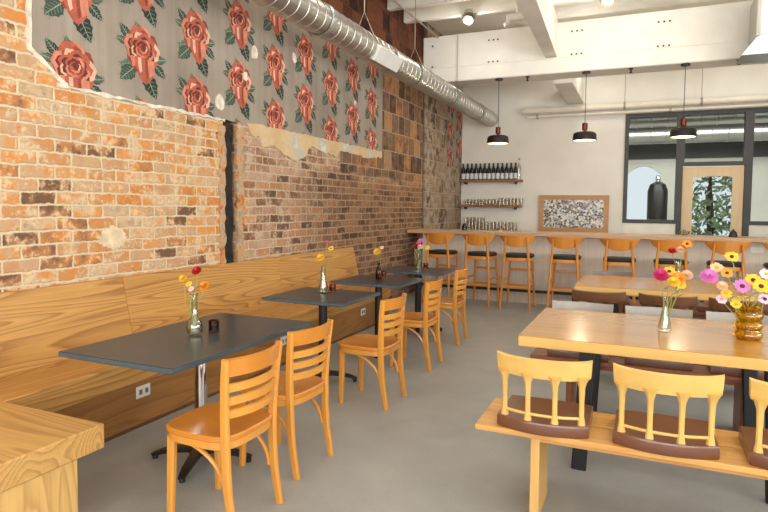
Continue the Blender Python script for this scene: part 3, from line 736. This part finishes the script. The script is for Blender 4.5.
st = bar_stool(names[0]); st.location = (sx[0], 8.66, 0); st.rotation_euler.z = rot[0]
for i in range(1, 8): dup(st, (sx[i], 8.64 + (.03 if i == 3 else 0), 0), rot[i], names[i])

# shelves on the back wall
def shelf(z, lab, x1=-2.27):
    t = thing('wall_shelf', lab, 'shelf', (-2.9, 12.1, z))
    MB().box(XW + .01 + 2.9, x1 + 2.9, -.12, .10, -.045, 0, .004).build('board', M['shelfwood'], t)
    for x in (-.55, .5): MB().box(x - .012, x + .012, -.08, .10, -.09, -.045).build('bracket', M['black'], t, smooth=0)
shelf(2.045, 'top walnut wall shelf carrying the dark wine bottles'); shelf(1.525, 'middle walnut wall shelf carrying clear glasses'); shelf(1.005, 'lowest walnut wall shelf just above the bar top')
b0 = None
for i in range(13):
    x = -3.50 + i * .0915
    if b0 is None:
        b0 = thing('wine_bottle', 'dark wine bottle with a pale label on the top shelf', 'bottle', (x, 12.06, 2.045), group='dark wine bottles on the top shelf')
        MB().lathe([(.034, 0), (.041, .004), (.041, .20), (.036, .235), (.021, .265), (.018, .315), (.02, .32), (.02, .345)], 14).build('bottle_body', M['blackglass'], b0)
        MB().lathe([(.0417, .02), (.0417, .135)], 14, cap=False).build('bottle_label', M['bottle_label'], b0)
    else: dup(b0, (x, 12.06, 2.045))
pb = thing('clear_bottle', 'single clear bottle at the right end of the top shelf', 'bottle', (-2.335, 12.06, 2.045))
MB().lathe([(.03, 0), (.036, .004), (.036, .22), (.03, .26), (.014, .32), (.013, .40), (.016, .42)], 14).build('bottle_body', M['tumbler'], pb)
MB().lathe([(.017, .40), (.017, .43)], 10).build('stopper', M['black'], pb)
def glasses(z, n0, x0, dx, y, h, lab, grp):
    src = None
    for i in range(n0):
        if src is None:
            src = tag(MB().lathe([(.028, 0), (.034, h), (.031, h), (.026, .006)], 12).build('drinking_glass', M['tumbler'], loc=(x0, y, z)), lab, 'glass', grp)
        else:
            c = src.copy(); COL.objects.link(c); c.location = (x0 + i * dx, y, z)
glasses(1.525, 10, -3.42, .072, 12.04, .12, 'short clear glass on the left half of the middle shelf', 'short glasses on the middle shelf')
glasses(1.525, 7, -2.70, .072, 12.04, .145, 'taller clear glass on the right half of the middle shelf', 'taller glasses on the middle shelf')
glasses(1.005, 15, -3.42, .074, 12.04, .17, 'clear glass standing on the lowest shelf', 'glasses on the lowest shelf')
glasses(1.175, 6, -3.42, .074, 12.04, .09, 'clear glass stacked on top of others at the left of the lowest shelf', 'glasses stacked at the left of the lowest shelf')

# framed mosaic
fm = thing('framed_mosaic', 'wide wood framed black and white mosaic picture above the bar', 'picture', (-1.27, YB - .03, 1.365))
f = MB(); frame_rect(f, -.66, .66, -.37, .365, .09, -.03, .03); f.build('frame', M['framewood'], fm)
MB().box(-.57, .57, -.012, .01, -.28, .275).build('mosaic_panel', M['mosaic'], fm, smooth=0)
# small things on the bar
j = thing('dark_jar', 'small dark jar on the bar below the shelves', 'jar', (-2.70, 9.42, 1.095))
MB().lathe([(.03, 0), (.045, .01), (.045, .06), (.03, .085)], 14).build('jar_body', M['blackglass'], j); MB().lathe([(.03, .085), (.03, .10), (.012, .112)], 14).build('lid', M['black'], j)
j = thing('black_bell', 'small black object on the bar in front of the wooden door', 'tableware', (1.147, 9.35, 1.095))
MB().lathe([(.055, 0), (.055, .015), (.045, .06), (.02, .09)], 14).build('bell_dome', M['black'], j); MB().lathe([(.01, .088), (.012, .105), (.004, .112)], 10).build('knob', M['black'], j)
tag(MB().lathe([(.03, 0), (.055, .012), (.075, .06), (.07, .06), (.05, .02), (.02, .012)], 16).build('glass_bowl', M['glass'], loc=(.56, 9.5, 1.095)), 'small clear glass bowl on the bar left of the wooden door', 'bowl')

# ------------------------------------------------------------------ communal tables
def communal(x0, x1, y0, y1, lab):
    cx, cy = (x0 + x1) / 2, (y0 + y1) / 2; a, b_ = (x1 - x0) / 2, (y1 - y0) / 2
    t = thing('communal_table', lab, 'table', (cx, cy, 0))
    n = 6; w = 2 * b_ / n
    MB().box(-a, a, -b_, b_, .752, .755).build('table_top', M['pine'], t, smooth=0)
    MB().box(-a, a, -b_, b_, .695, .752, .003).build('top_edge', M['pine_edge'], t)
    for sx_ in (-1, 1):
        for sy in (-1, 1):
            MB().bar([(sx_ * (a - .36), sy * (b_ - .13), .69), (sx_ * (a - .33), sy * (b_ - .13), 0)], .05, .08, up=(1, 0, 0)).build('leg', M['black'], t)
        MB().box(sx_ * (a - .36) - .025, sx_ * (a - .36) + .025, -b_ + .1, b_ - .1, .66, .695).build('cross_bar', M['black'], t, smooth=0)
    return t
communal(-.62, .98, 3.29, 4.29, 'long thick pine communal table with two vases, nearest the camera')
communal(-.56, 1.04, 5.66, 6.68, 'long thick pine communal table behind, nearer the bar stools')
def plank_bench(x0, x1, y0, y1, z, mt, ml, lab, legs, apron=.04, th=.026):
    cx, cy = (x0 + x1) / 2, (y0 + y1) / 2
    t = thing('plank_bench', lab, 'bench', (cx, cy, 0)); w = (y1 - y0 - .012) / 2
    for k in (0, 1): MB().box(x0 - cx, x1 - cx, y0 - cy + k * (w + .012), y0 - cy + k * (w + .012) + w, z - th, z, .003).build('seat_plank', M[mt], t)
    for lx in legs: MB().box(lx - .02 - cx, lx + .022 - cx, y0 - cy + .07, y1 - cy - .06, 0, z - th, .004).build('leg', M[ml], t)
    MB().box(legs[0] - cx, legs[-1] - cx, y0 - cy + .075, y0 - cy + .10, z - th - apron, z - th).build('front_apron', M[mt], t, smooth=0)
    MB().box(legs[0] - cx, legs[-1] - cx, y1 - cy - .10, y1 - cy - .075, z - th - apron, z - th).build('rear_apron', M[mt], t, smooth=0)
plank_bench(-.70, 1.06, 2.675, 3.10, .445, 'bench_pine', 'bench_pine_z', 'light pine plank bench with yellow backed seats, nearest the camera', (-.43, .84))
plank_bench(-.70, .72, 4.17, 4.60, .435, 'redwood', 'redwood', 'reddish brown plank bench on the far side of the near communal table', (-.44, .62), apron=.05)
plank_bench(-.62, 1.06, 5.10, 5.50, .44, 'darkwood', 'darkwood', 'dark brown plank bench on the near side of the rear communal table', (-.36, .82), apron=.05)
plank_bench(-.62, 1.06, 6.78, 7.18, .415, 'redwood', 'redwood', 'brown plank bench on the far side of the rear communal table', (-.36, .82), apron=.05)
# saloon seats that sit on the benches (front = +Y)
def bench_seat(seatm, backm, label, grp):
    t = thing('saloon_chair', label, 'chair', group=grp)
    hw, y0, y1, bow = .205, -.145, .165, .055
    def outline(k, z, n=14):
        P = [(-hw + 2 * hw * i / n, y0 - bow * (1 - (2 * i / n - 1) ** 2)) for i in range(n + 1)] + [(hw * .98 - 2 * hw * .98 * i / n, y1 + .012 * (1 - (2 * i / n - 1) ** 2)) for i in range(n + 1)]
        return [(x * k, (y - .0) * k, z) for x, y in P]
    MB().layers([outline(.985, 0), outline(1., .006), outline(1., .046), outline(.985, .054), outline(.80, .052), outline(.4, .044)]).build('seat', M[seatm], t)
    cv = lambda x, off: y0 + .032 - bow * (1 - (x / hw) ** 2) + off
    def rail(u, v):
        x = (-.208 + .416 * u) * (1 + .02 * v); z = .258 + .083 * v; k = abs(2 * u - 1)
        z += (.008 * k ** 6) * (1 if v > .5 else 1.4) * (2 * abs(v - .5))
        return (x, cv(x, -.012 - .014 * v), z), (x * .35, 1, .18)
    MB().grid(rail, 20, 6, .026).build('back_rail', M[backm], t)
    for x in (-.172, -.06, .06, .172):
        y = cv(x, 0)
        MB().bar([(x, y, .045), (x, y, .066), (x, y - .003, .09), (x, y - .006, .16), (x, y - .009, .225), (x, y - .011, .255), (x, y - .012, .275)], .024, .024, up=(0, 1, 0), scales=[1.55, 1.25, .92, .9, 1.1, 1.8, 2.7], c=.25).build('spindle', M[backm], t)
    MB().tube([(x, cv(x, -.003), .082) for x in [-.172 + .344 * i / 12 for i in range(13)]], .007, 8).build('lower_rail', M[backm], t)
    return t
def mk_seats(seatm, backm, xs, y, z, rz, labs, grp):
    s0 = bench_seat(seatm, backm, labs[0], grp); s0.location = (xs[0], y, z); s0.rotation_euler.z = rz
    for x, l in zip(xs[1:], labs[1:]): dup(s0, (x, y, z), rz, l)
mk_seats('seatbrown', 'yellow', (-.397, .113, .625), 2.855, .4455, 0, ['brown seat with yellow spindle back at the left end of the near pine bench', 'brown seat with yellow spindle back in the middle of the near pine bench', 'brown seat with yellow spindle back cut by the right photo edge'], 'yellow backed bench seats')
mk_seats('seatbrown', 'grey_paint', (-.385, .118, .622), 4.35, .4355, PI, ['pale grey seat back at the left end of the near communal table far side', 'pale grey seat back behind the clear vase on the near communal table', 'pale grey seat back behind the amber vase on the near communal table'], 'grey backed seats on the reddish bench')
mk_seats('seatbrown', 'darkwood', (-.32, .20, .70), 5.30, .4405, 0, ['dark brown seat at the left end of the rear communal table near side', 'dark brown seat in the middle of the rear communal table near side', 'dark brown seat at the right of the rear communal table near side'], 'brown seats at the rear communal table')
mk_seats('seatbrown', 'dusk_grey', (-.305, .225, .745), 6.97, .4155, PI, ['grey seat back at the left beyond the rear communal table', 'grey seat back in the middle beyond the rear communal table', 'grey seat back at the right beyond the rear communal table'], 'grey backed seats nearest the bar')

# ------------------------------------------------------------------ vases, votives, flowers
def vase(name, prof, mat, loc, lab, n=24, th=.0035, water=None):
    out = [(r, z) for r, z in prof]; inn = [(max(r - th, .002), z if i else z + .006) for i, (r, z) in enumerate(prof)][::-1]
    return tag(MB().lathe(out + inn, n).build(name, M[mat], loc=loc), lab, 'vase')
def votive(loc, lab, mat):
    t = thing('votive_candle', lab, 'candle', loc)
    MB().lathe([(.026, 0), (.03, .004), (.031, .07), (.028, .07), (.026, .012), (.01, .01)], 18).build('glass_cup', M[mat], t)
    MB().lathe([(.022, .013), (.024, .045), (.004, .046)], 16).build('wax', M['wax'], t)
def flower(base, head, kind, col, r, lab, grp=None, ctr='ylc', face=(.1, -.75, .65), bend=.02):
    base, head = Vector(base), Vector(head); r *= .84
    t = thing('flower', lab, 'flower', tuple(base), group=grp); h = head - base
    mid = h * .55 + Vector((random.uniform(-bend, bend), random.uniform(-bend, bend), .03 * 0))
    n = Vector(face).normalized()
    MB().tube([Vector((0, 0, 0)), mid * .5 + Vector((0, 0, .01)), mid, h * .82, h - n * .004], .0024, 6).build('stem', M['stem'], t)
    R_ = Matrix.Translation(h) @ n.to_track_quat('Z', 'Y').to_matrix().to_4x4()
    mb = MB(); rr = random.Random(int(abs(base.x * 9000 + head.z * 7000)))
    def petal(a, ln, wd, el, z0, inner):
        ca, sa = math.cos(a), math.sin(a); c = []
        for t_, w_ in ((0, .35), (.3, .8), (.65, 1.), (.9, .7), (1., .25)):
            d_ = inner + (ln - inner) * t_; zz = z0 + math.sin(el) * d_ - .25 * (d_ / max(ln, 1e-4)) ** 2 * ln * (.3 if kind == 'daisy' else -.2)
            for s in (-1, 1): c.append((d_ * ca - s * w_ * wd * sa, d_ * sa + s * w_ * wd * ca, zz))
        mb.add(c, [(2 * i, 2 * i + 1, 2 * i + 3, 2 * i + 2) for i in range(4)], 0, R_)
    if kind == 'daisy':
        k = 11
        for i in range(k): petal(2 * PI * i / k + rr.uniform(-.1, .1), r * rr.uniform(.9, 1.05), r * .24, .15, 0, .15 * r)
        cr = .3 * r
    else:
        for lay in range(4):
            k = 12 - lay * 2
            for i in range(k): petal(2 * PI * i / k + lay * .3, r * (1 - .2 * lay), r * .26, .1 + .32 * lay, .12 * r * lay, .1 * r)
        cr = .2 * r
    mb.build('petals', M['f_' + col], t, smooth=0)
    z0 = .0 if kind == 'daisy' else .3 * r
    MB().lathe([(cr, z0), (cr * .95, z0 + cr * .4), (cr * .5, z0 + cr * .75), (cr * .1, z0 + cr * .85)], 12, M=R_).build('flower_center', M['f_' + ctr], t)
    if (head - base).length > .25:
        lf = MB(); p0 = h * .72; s = Vector((.02, 0, .012))
        lf.add([p0, p0 + s + Vector((0, .008, .004)), p0 + s * 2.1, p0 + s + Vector((0, -.008, 0))], [(0, 1, 2, 3)]); lf.build('leaf', M['leaf'], t, smooth=0)
    return t
# near slate table
z = .7305
vase('faceted_bud_vase', [(.03, 0), (.043, .012), (.047, .05), (.036, .078), (.02, .105), (.017, .17), (.020, .225), (.024, .24)], 'glass', (-2.316, 2.59, z), 'clear faceted bud vase on the chrome post table', n=10)
votive((-2.27, 2.70, z), 'dark brown votive glass beside the clear faceted vase', 'brownglass')
B = (-2.316, 2.59, z + .02)
flower(B, (-2.416, 2.61, 1.043), 'zinnia', 'yel', .030, 'yellow bloom leaning left in the faceted bud vase'); flower(B, (-2.335, 2.57, 1.023), 'daisy', 'yel', .024, 'small yellow bloom in the middle of the faceted bud vase')
flower(B, (-2.295, 2.59, 1.097), 'zinnia', 'red', .036, 'deep red bloom, tallest in the faceted bud vase'); flower(B, (-2.270, 2.62, 1.009), 'zinnia', 'org', .036, 'orange yellow bloom hanging right in the faceted bud vase')
flower(B, (-2.301, 2.55, 1.000), 'daisy', 'lpk', .022, 'small pink bloom at the mouth of the faceted bud vase')
# second slate table
B0 = [(.034, 0), (.038, .01), (.038, .06), (.026, .11), (.018, .17), (.018, .235)]
vase('slim_bud_vase', B0, 'glass', (-2.46, 4.31, z), 'slim clear bud vase on the second slate table', n=12)
votive((-2.435, 4.43, z), 'amber votive glass beside the slim clear vase', 'orangeglass')
B = (-2.46, 4.31, z + .02)
flower(B, (-2.482, 4.30, 1.031), 'zinnia', 'yel', .042, 'large yellow bloom in the slim bud vase'); flower(B, (-2.397, 4.33, 1.113), 'daisy', 'yel', .03, 'small yellow dark centred bloom leaning right in the slim bud vase', ctr='dkc')
flower(B, (-2.436, 4.33, 1.172), 'daisy', 'mag', .02, 'tiny magenta bloom, tallest in the slim bud vase')
# third
vase('brown_bottle_vase', [(.03, 0), (.034, .006), (.034, .08), (.026, .105), (.014, .125), (.013, .16), (.016, .165)], 'brownglass', (-2.455, 5.44, z), 'dark brown bottle vase on the third slate table')
votive((-2.475, 5.60, z), 'amber votive glass beside the brown bottle vase', 'orangeglass')
B = (-2.455, 5.44, z + .02)
flower(B, (-2.476, 5.44, 1.006), 'zinnia', 'yel', .048, 'round yellow bloom in the brown bottle vase'); flower(B, (-2.43, 5.46, 1.05), 'daisy', 'pch', .026, 'small peach bloom behind the round yellow one')
# fourth
vase('tall_tumbler_vase', [(.04, 0), (.045, .006), (.048, .12), (.052, .235)], 'glass', (-2.453, 6.59, z), 'tall clear tumbler vase on the farthest slate table')
votive((-2.36, 6.60, z), 'small orange votive glass on the farthest slate table', 'orangeglass')
B = (-2.453, 6.59, z + .02)
for hd, k, c, r_, l in (((-2.428, 6.59, 1.063), 'zinnia', 'pink', .04, 'pink bloom, tallest in the tumbler vase'), ((-2.467, 6.61, 1.037), 'daisy', 'mag', .04, 'magenta bloom leaning left in the tumbler vase'),
                     ((-2.414, 6.55, .993), 'zinnia', 'pch', .042, 'peach bloom at the front of the tumbler vase'), ((-2.345, 6.61, .985), 'daisy', 'yel', .04, 'yellow bloom leaning right out of the tumbler vase'), ((-2.50, 6.58, 1.0), 'zinnia', 'red', .028, 'small red bloom low in the tumbler vase')):
    flower(B, hd, k, c, r_, l)
# near communal table
z = .7555
vase('tapered_bud_vase', [(.03, 0), (.037, .006), (.036, .03), (.024, .09), (.014, .14), (.012, .18), (.016, .2)], 'glass', (.136, 3.79, z), 'clear tapered bud vase on the near communal table')
B = (.136, 3.79, z + .015)
for hd, k, c, r_, l, ct in (((.105, 3.75, 1.085), 'zinnia', 'mag', .052, 'magenta bloom leaning left in the tapered bud vase', 'dkc'), ((.152, 3.83, 1.104), 'daisy', 'yel', .042, 'yellow dark centred bloom at the back of the tapered bud vase', 'dkc'),
                     ((.195, 3.75, 1.072), 'zinnia', 'org', .05, 'large orange bloom in the tapered bud vase', 'ylc'), ((.172, 3.71, 1.055), 'zinnia', 'yel', .042, 'yellow bloom at the front of the tapered bud vase', 'ylc'), ((.245, 3.84, 1.085), 'zinnia', 'pch', .04, 'peach bloom leaning right in the tapered bud vase', 'ylc'),
                     ((.215, 3.80, 1.03), 'daisy', 'yel', .035, 'small low yellow bloom in the tapered bud vase', 'ylc')):
    flower(B, hd, k, c, r_, l, ctr=ct)
pr = []
for i in range(31):
    q = i / 30; pr.append((.055 + .016 * abs(math.sin(q * PI * 3.5)) ** .8 - .004 * (q > .97), q * .185))
vase('ribbed_amber_vase', [(.045, 0)] + pr + [(.058, .192)], 'amberglass', (.553, 3.76, z), 'amber glass vase with bulging rings on the near communal table', n=32, th=.006)
B = Vector((.553, 3.76, z + .02))
for i, (hd, k, c, r_, l, ct) in enumerate((((.352, 3.76, 1.09), 'zinnia', 'pink', .058, 'big pink bloom far left in the amber vase bouquet', 'dkc'), ((.392, 3.80, 1.141), 'daisy', 'pch', .045, 'peach bloom above the pink one in the amber vase bouquet', 'ylc'),
      ((.464, 3.80, 1.206), 'daisy', 'yel', .045, 'topmost yellow dark centred bloom of the amber vase bouquet', 'dkc'), ((.439, 3.76, 1.117), 'daisy', 'org', .04, 'orange bloom in the middle of the amber vase bouquet', 'dkc'),
      ((.506, 3.69, 1.055), 'daisy', 'pink', .052, 'pink daisy with a dark centre in the amber vase bouquet', 'dkc'), ((.560, 3.72, 1.088), 'daisy', 'yel', .05, 'yellow dark centred bloom at the middle right of the amber vase bouquet', 'dkc'),
      ((.590, 3.67, 1.062), 'daisy', 'yel', .052, 'front yellow dark centred bloom of the amber vase bouquet', 'dkc'), ((.640, 3.80, 1.06), 'daisy', 'yel', .048, 'right edge yellow bloom of the amber vase bouquet', 'dkc'),
      ((.414, 3.72, 1.046), 'zinnia', 'pch', .036, 'small peach bloom low left in the amber vase bouquet', 'ylc'), ((.433, 3.70, 1.010), 'daisy', 'yel', .036, 'small yellow bloom low left in the amber vase bouquet', 'ylc'),
      ((.412, 3.70, .975), 'daisy', 'lpk', .036, 'pale pink bloom drooping lowest left in the amber vase bouquet', 'ylc'), ((.480, 3.69, .955), 'daisy', 'yel', .036, 'yellow bloom drooping over the rim of the amber vase', 'ylc'),
      ((.615, 3.70, .99), 'daisy', 'lpk', .042, 'pale pink bloom right of the rim of the amber vase', 'dkc'), ((.635, 3.82, 1.115), 'daisy', 'wht', .042, 'white bloom at the upper right of the amber vase bouquet', 'ylc'))):
    a = 2 * PI * i / 14
    flower(B + Vector((.02 * math.cos(a), .02 * math.sin(a), .004 * (i % 3))), hd, k, c, r_, l, ctr=ct)
# rear communal table
vase('small_clear_vase', [(.03, 0), (.036, .006), (.034, .10), (.028, .15), (.034, .20)], 'glass', (.333, 6.377, z), 'small clear vase on the rear communal table', n=16)
B = (.333, 6.377, z + .015)
for hd, k, c, r_, l in (((.40, 6.377, 1.135), 'daisy', 'org', .055, 'orange bloom leaning right in the vase on the rear table'), ((.27, 6.36, 1.065), 'zinnia', 'red', .045, 'reddish orange bloom leaning left in the vase on the rear table'), ((.345, 6.40, 1.075), 'zinnia', 'pch', .045, 'peach bloom in the middle of the vase on the rear table')):
    flower(B, hd, k, c, r_, l, ctr='dkc')

# ------------------------------------------------------------------ overhead things
# spiral duct
DX, DZ, DR = -2.92, 3.275, .150
dt = thing('spiral_duct', 'long round galvanised spiral duct along the brick wall', 'duct', (DX, 6., DZ))
MYX = lambda y=0: Matrix(((1, 0, 0, 0), (0, 0, 1, y), (0, 1, 0, 0), (0, 0, 0, 1)))
prof = [(DR, -9.)]; y = -2.0
while y < 5.95:
    prof += [(DR, y - .006), (DR + .005, y - .003), (DR + .005, y + .003), (DR, y + .006)]; y += .15
prof.append((DR, 6.02))
MB().lathe(prof, 32, M=MYX()).build('duct_body', M['galv'], dt)
for y in (-.95, .65, 1.55, 3.2, 4.9):
    MB().lathe([(DR + .006, -.04), (DR + .012, -.03), (DR + .012, .03), (DR + .006, .04)], 28, M=Matrix(((1, 0, 0, 0), (0, 0, 1, y), (0, 1, 0, 0), (0, 0, 0, 1))), cap=False).build('coupling', M['galv2'], dt)
MB().box(.03, DR + .03, .05, .72, -.09, .09, .006, M=Matrix.Rotation(.55, 4, 'Y')).build('air_register', M['register'], dt)
for y in (.02, 1.61, 3.6):
    h = MB().cyl((0, y, DR + .22), (0, y, 4.40 - DZ), .007, 8).build('hanger_rod', M['rod'], dt)
    MB().tube([(-.12, y, DR - .05), (0, y, DR + .22), (.12, y, DR - .05)], .005, 6).build('hanger_wire', M['rod'], h)
# right hand duct
rd = thing('square_duct', 'square galvanised duct elbow under the beam at the right photo edge', 'duct', (1.8, 9.38, 3.5))
MB().box(-.50, .9, -.35, .20, .24, .74, .006).build('duct_body', M['galv2'], rd)
MB().hull([(-.50, -.35, .24), (-.50, .2, .24), (.9, -.35, .24), (.9, .2, .24), (-.68, -.33, 0), (-.68, .2, 0), (.9, -.33, 0), (.9, .2, 0)]).build('duct_transition', M['galv2'], rd, smooth=0)
MB().box(-.53, -.485, -.38, .215, .22, .78, .003).build('flange', M['galv'], rd)
# pendants
def pendant(x, lab):
    t = thing('pendant_lamp', lab, 'lamp', (x, 9.68, 3.585), group='pendant lamps over the bar')
    MB().lathe([(.06, -.03), (.062, -.025), (.062, 0)], 20).build('canopy', M['shade'], t)
    MB().cyl((0, 0, -.03), (0, 0, -.80), .005, 6).build('cord', M['black'], t)
    MB().lathe([(.03, -.90), (.042, -.89), (.042, -.795), (.03, -.785)], 18).build('socket_cap', M['copper'], t)
    MB().lathe([(.02, -.93), (.02, -.90)], 12).build('stem', M['copper'], t)
    sh = [(.03, -.925), (.13, -.928), (.162, -.945), (.175, -.975), (.180, -1.06), (.172, -1.06), (.166, -.98), (.152, -.955), (.02, -.94)]
    MB().lathe(sh, 32).build('lamp_shade', M['shade'], t)
    MB().lathe([(.166, -1.045), (.164, -1.056), (.03, -1.062)], 28).build('diffuser', M['bulb'], t)
    ld = bpy.data.lights.new('pendant_glow', 'POINT'); ld.energy = 9; ld.color = (1., .84, .6); ld.shadow_soft_size = .08
    lo = bpy.data.objects.new('pendant_glow', ld); COL.objects.link(lo); lo.location = (x, 9.68, 3.585 - 1.14)
pendant(-2.23, 'bronze black pendant lamp nearest the brick wall'); pendant(-.87, 'bronze black pendant lamp in the middle over the bar'); pendant(.50, 'bronze black pendant lamp in front of the dark framed window')
# spots, emergency light, sprinklers, pipes
def spot(x, y, z, lab):
    t = thing('ceiling_spotlight', lab, 'spotlight', (x, y, z))
    MB().lathe([(.07, -.01), (.075, 0), (.06, .05), (.05, .06)], 18).build('mount', M['galv2'], t)
    Mx = Matrix.Translation((0, -.02, -.06)) @ Matrix.Rotation(-.6, 4, 'X')
    MB().lathe([(.085, -.07), (.09, -.06), (.08, .03), (.05, .07), (.02, .08)], 20, M=Mx).build('lamp_head', M['brass'], t)
    MB().lathe([(.058, -.072), (.02, -.076)], 18, M=Mx).build('lens', M['spotglow'], t)
    MB().bar([(-.10, -.02, .0), (-.10, -.02, -.08)], .012, .02).build('yoke_arm', M['galv2'], t); MB().bar([(.10, -.02, .0), (.10, -.02, -.08)], .012, .02).build('yoke_arm', M['galv2'], t)
spot(-2.51, 8.8, 4.40, 'ceiling spotlight left of the lengthwise beam'); spot(-.53, 8.72, 4.40, 'ceiling spotlight right of the lengthwise beam')
em = thing('emergency_light', 'white twin head emergency light by the lengthwise beam', 'emergency light', (-1.78, 8.8, 4.26))
MB().box(-.15, .15, -.05, .05, -.05, .05, .015).build('housing', M['white_plastic'], em)
MB().cyl((0, 0, .05), (0, 0, .14), .02, 10).build('stem', M['white_plastic'], em)
for s in (1, -1): MB().lathe([(.03, -.04), (.055, -.03), (.05, .02), (.02, .03)], 16, M=Matrix.Translation((s * .14, -.03, -.085)) @ Matrix.Rotation(s * .5, 4, 'Y')).build('lamp_head', M['white_plastic'], em)
for x, l in ((-1.77, 'small dark sprinkler head between the first two pendant lamps'), (-.234, 'small dark sprinkler head between the second and third pendant lamps'), (1.174, 'small dark sprinkler head near the square duct')):
    s = thing('sprinkler_head', l, 'sprinkler', (x, 9.68, 3.585)); MB().lathe([(.03, -.02), (.03, 0)], 14).build('escutcheon', M['shade'], s); MB().lathe([(.012, -.075), (.022, -.07), (.012, -.05), (.01, -.02)], 12).build('nozzle', M['shade'], s)
pp = thing('insulated_pipe', 'thick white pipe running high across the back wall', 'pipe', (0, 12.05, 3.41))
MB().tube([(-2.27, 0, -.0), (-2.22, -.0, 0), (XR, 0, 0)], .062, 16).build('pipe_body', M['pipe'], pp)
for x in (-.38, .9): 
    c = MB().lathe([(.07, -.02), (.07, .02)], 18, M=Matrix.Translation((x, 0, 0)) @ Matrix.Rotation(PI / 2, 4, 'Y')).build('pipe_clamp', M['rod'], pp)
    MB().cyl((x, 0, .06), (x, 0, 1.3), .006, 6).build('hanger_rod', M['rod'], c)
p2 = thing('thin_pipe', 'thinner white pipe just below the thick pipe on the back wall', 'pipe', (0, 12.1, 3.30))
MB().cyl((-2.2, 0, 0), (XR, 0, 0), .03, 12).build('pipe_body', M['pipe'], p2)
for x in (-2.0, .4, 2.5): MB().box(x - .02, x + .02, -.035, .09, -.035, .035).build('pipe_clamp', M['rod'], p2, smooth=0)
cd = tag(MB().cyl((0, -4, 0), (0, .95, 0), .014, 8).build('conduit_pipe', M['rod'], loc=(-3.30, 8.75, 4.37)), 'thin conduit running under the joists beside the brick wall', 'conduit')

# ------------------------------------------------------------------ camera
cam = bpy.data.cameras.new('camera'); co = bpy.data.objects.new('camera', cam); COL.objects.link(co)
yaw, pitch, roll = .4153666, .0548342, -.00916746
fw = Vector((-math.sin(yaw), math.cos(yaw), 0)); rt = Vector((math.cos(yaw), math.sin(yaw), 0)); up = Vector((0, 0, 1))
f2 = fw * math.cos(pitch) - up * math.sin(pitch); u2 = up * math.cos(pitch) + fw * math.sin(pitch)
r3 = rt * math.cos(roll) - u2 * math.sin(roll); u3 = u2 * math.cos(roll) + rt * math.sin(roll)
Mc = Matrix((r3, u3, -f2)).transposed().to_4x4(); Mc.translation = (0, 0, 1.47)
co.matrix_world = Mc
cam.sensor_width = 36.; cam.lens = 586.23 / 768 * 36; cam.shift_y = -17.2 / 768; cam.clip_start = .05
SC.camera = co

# ------------------------------------------------------------------ light
W_ = bpy.data.worlds.new('sky'); SC.world = W_; W_.use_nodes = True
bg = W_.node_tree.nodes['Background']; bg.inputs[0].default_value = (.92, .96, 1., 1); bg.inputs[1].default_value = 1.0
def area(name, loc, rot, sx_, sy, e, col=(1, 1, 1)):
    l = bpy.data.lights.new(name, 'AREA'); l.shape = 'RECTANGLE'; l.size = sx_; l.size_y = sy; l.energy = e; l.color = col
    o = bpy.data.objects.new(name, l); COL.objects.link(o); o.location = loc; o.rotation_euler = rot; return o
for x, w_ in ((-1.82, 2.9), (1.12, 2.3), (3.75, 2.3)):
    area('window_daylight', (x, YF - .25, 2.1), (math.radians(128), 0, 0), w_, 3.1, 165, (.93, .97, 1.))
for y in (-.75, 2.35, 5.45):
    area('window_daylight', (XR + .25, y, 2.2), (math.radians(135), 0, math.radians(90)), 2.5, 2.8, 140, (.93, .97, 1.))
for x, y in ((-2.51, 8.72), (-.53, 8.64), (1.6, 8.7), (-2.4, 5.6), (.1, 5.6), (2.6, 5.6), (-2.4, 2.2), (.1, 2.2), (2.6, 2.2), (-1., 11.), (1.6, 11.)):  # serves the modelled spots, plus unseen fill points added to brighten the ceiling
    l = bpy.data.lights.new('spot_and_fill_lamp', 'POINT'); l.energy = 11 if 7 < y < 10 else 17; l.color = (1., .97, .92); l.shadow_soft_size = .05
    o = bpy.data.objects.new('spot_and_fill_lamp', l); COL.objects.link(o); o.location = (x, y, 4.1)
area('backroom_daylight', (1., BR - .3, 3.2), (math.radians(-60), 0, 0), 5., 1., 60, (1., 1., 1.))
area('backroom_fill', (1., 13.2, 3.05), (math.radians(35), 0, 0), 5., .5, 150, (1., .97, .92))  # unseen panel added to brighten the back room, no fixture there

SC.view_settings.view_transform = 'Standard'; SC.view_settings.look = 'None'; SC.view_settings.gamma = 1.; SC.view_settings.exposure = .14
SC.view_settings.use_curve_mapping = False
SC.cycles.use_denoising = True; SC.cycles.max_bounces = 10; SC.cycles.transparent_max_bounces = 16
SC.cycles.sample_clamp_indirect = 6.; SC.cycles.caustics_reflective = False; SC.cycles.caustics_refractive = False
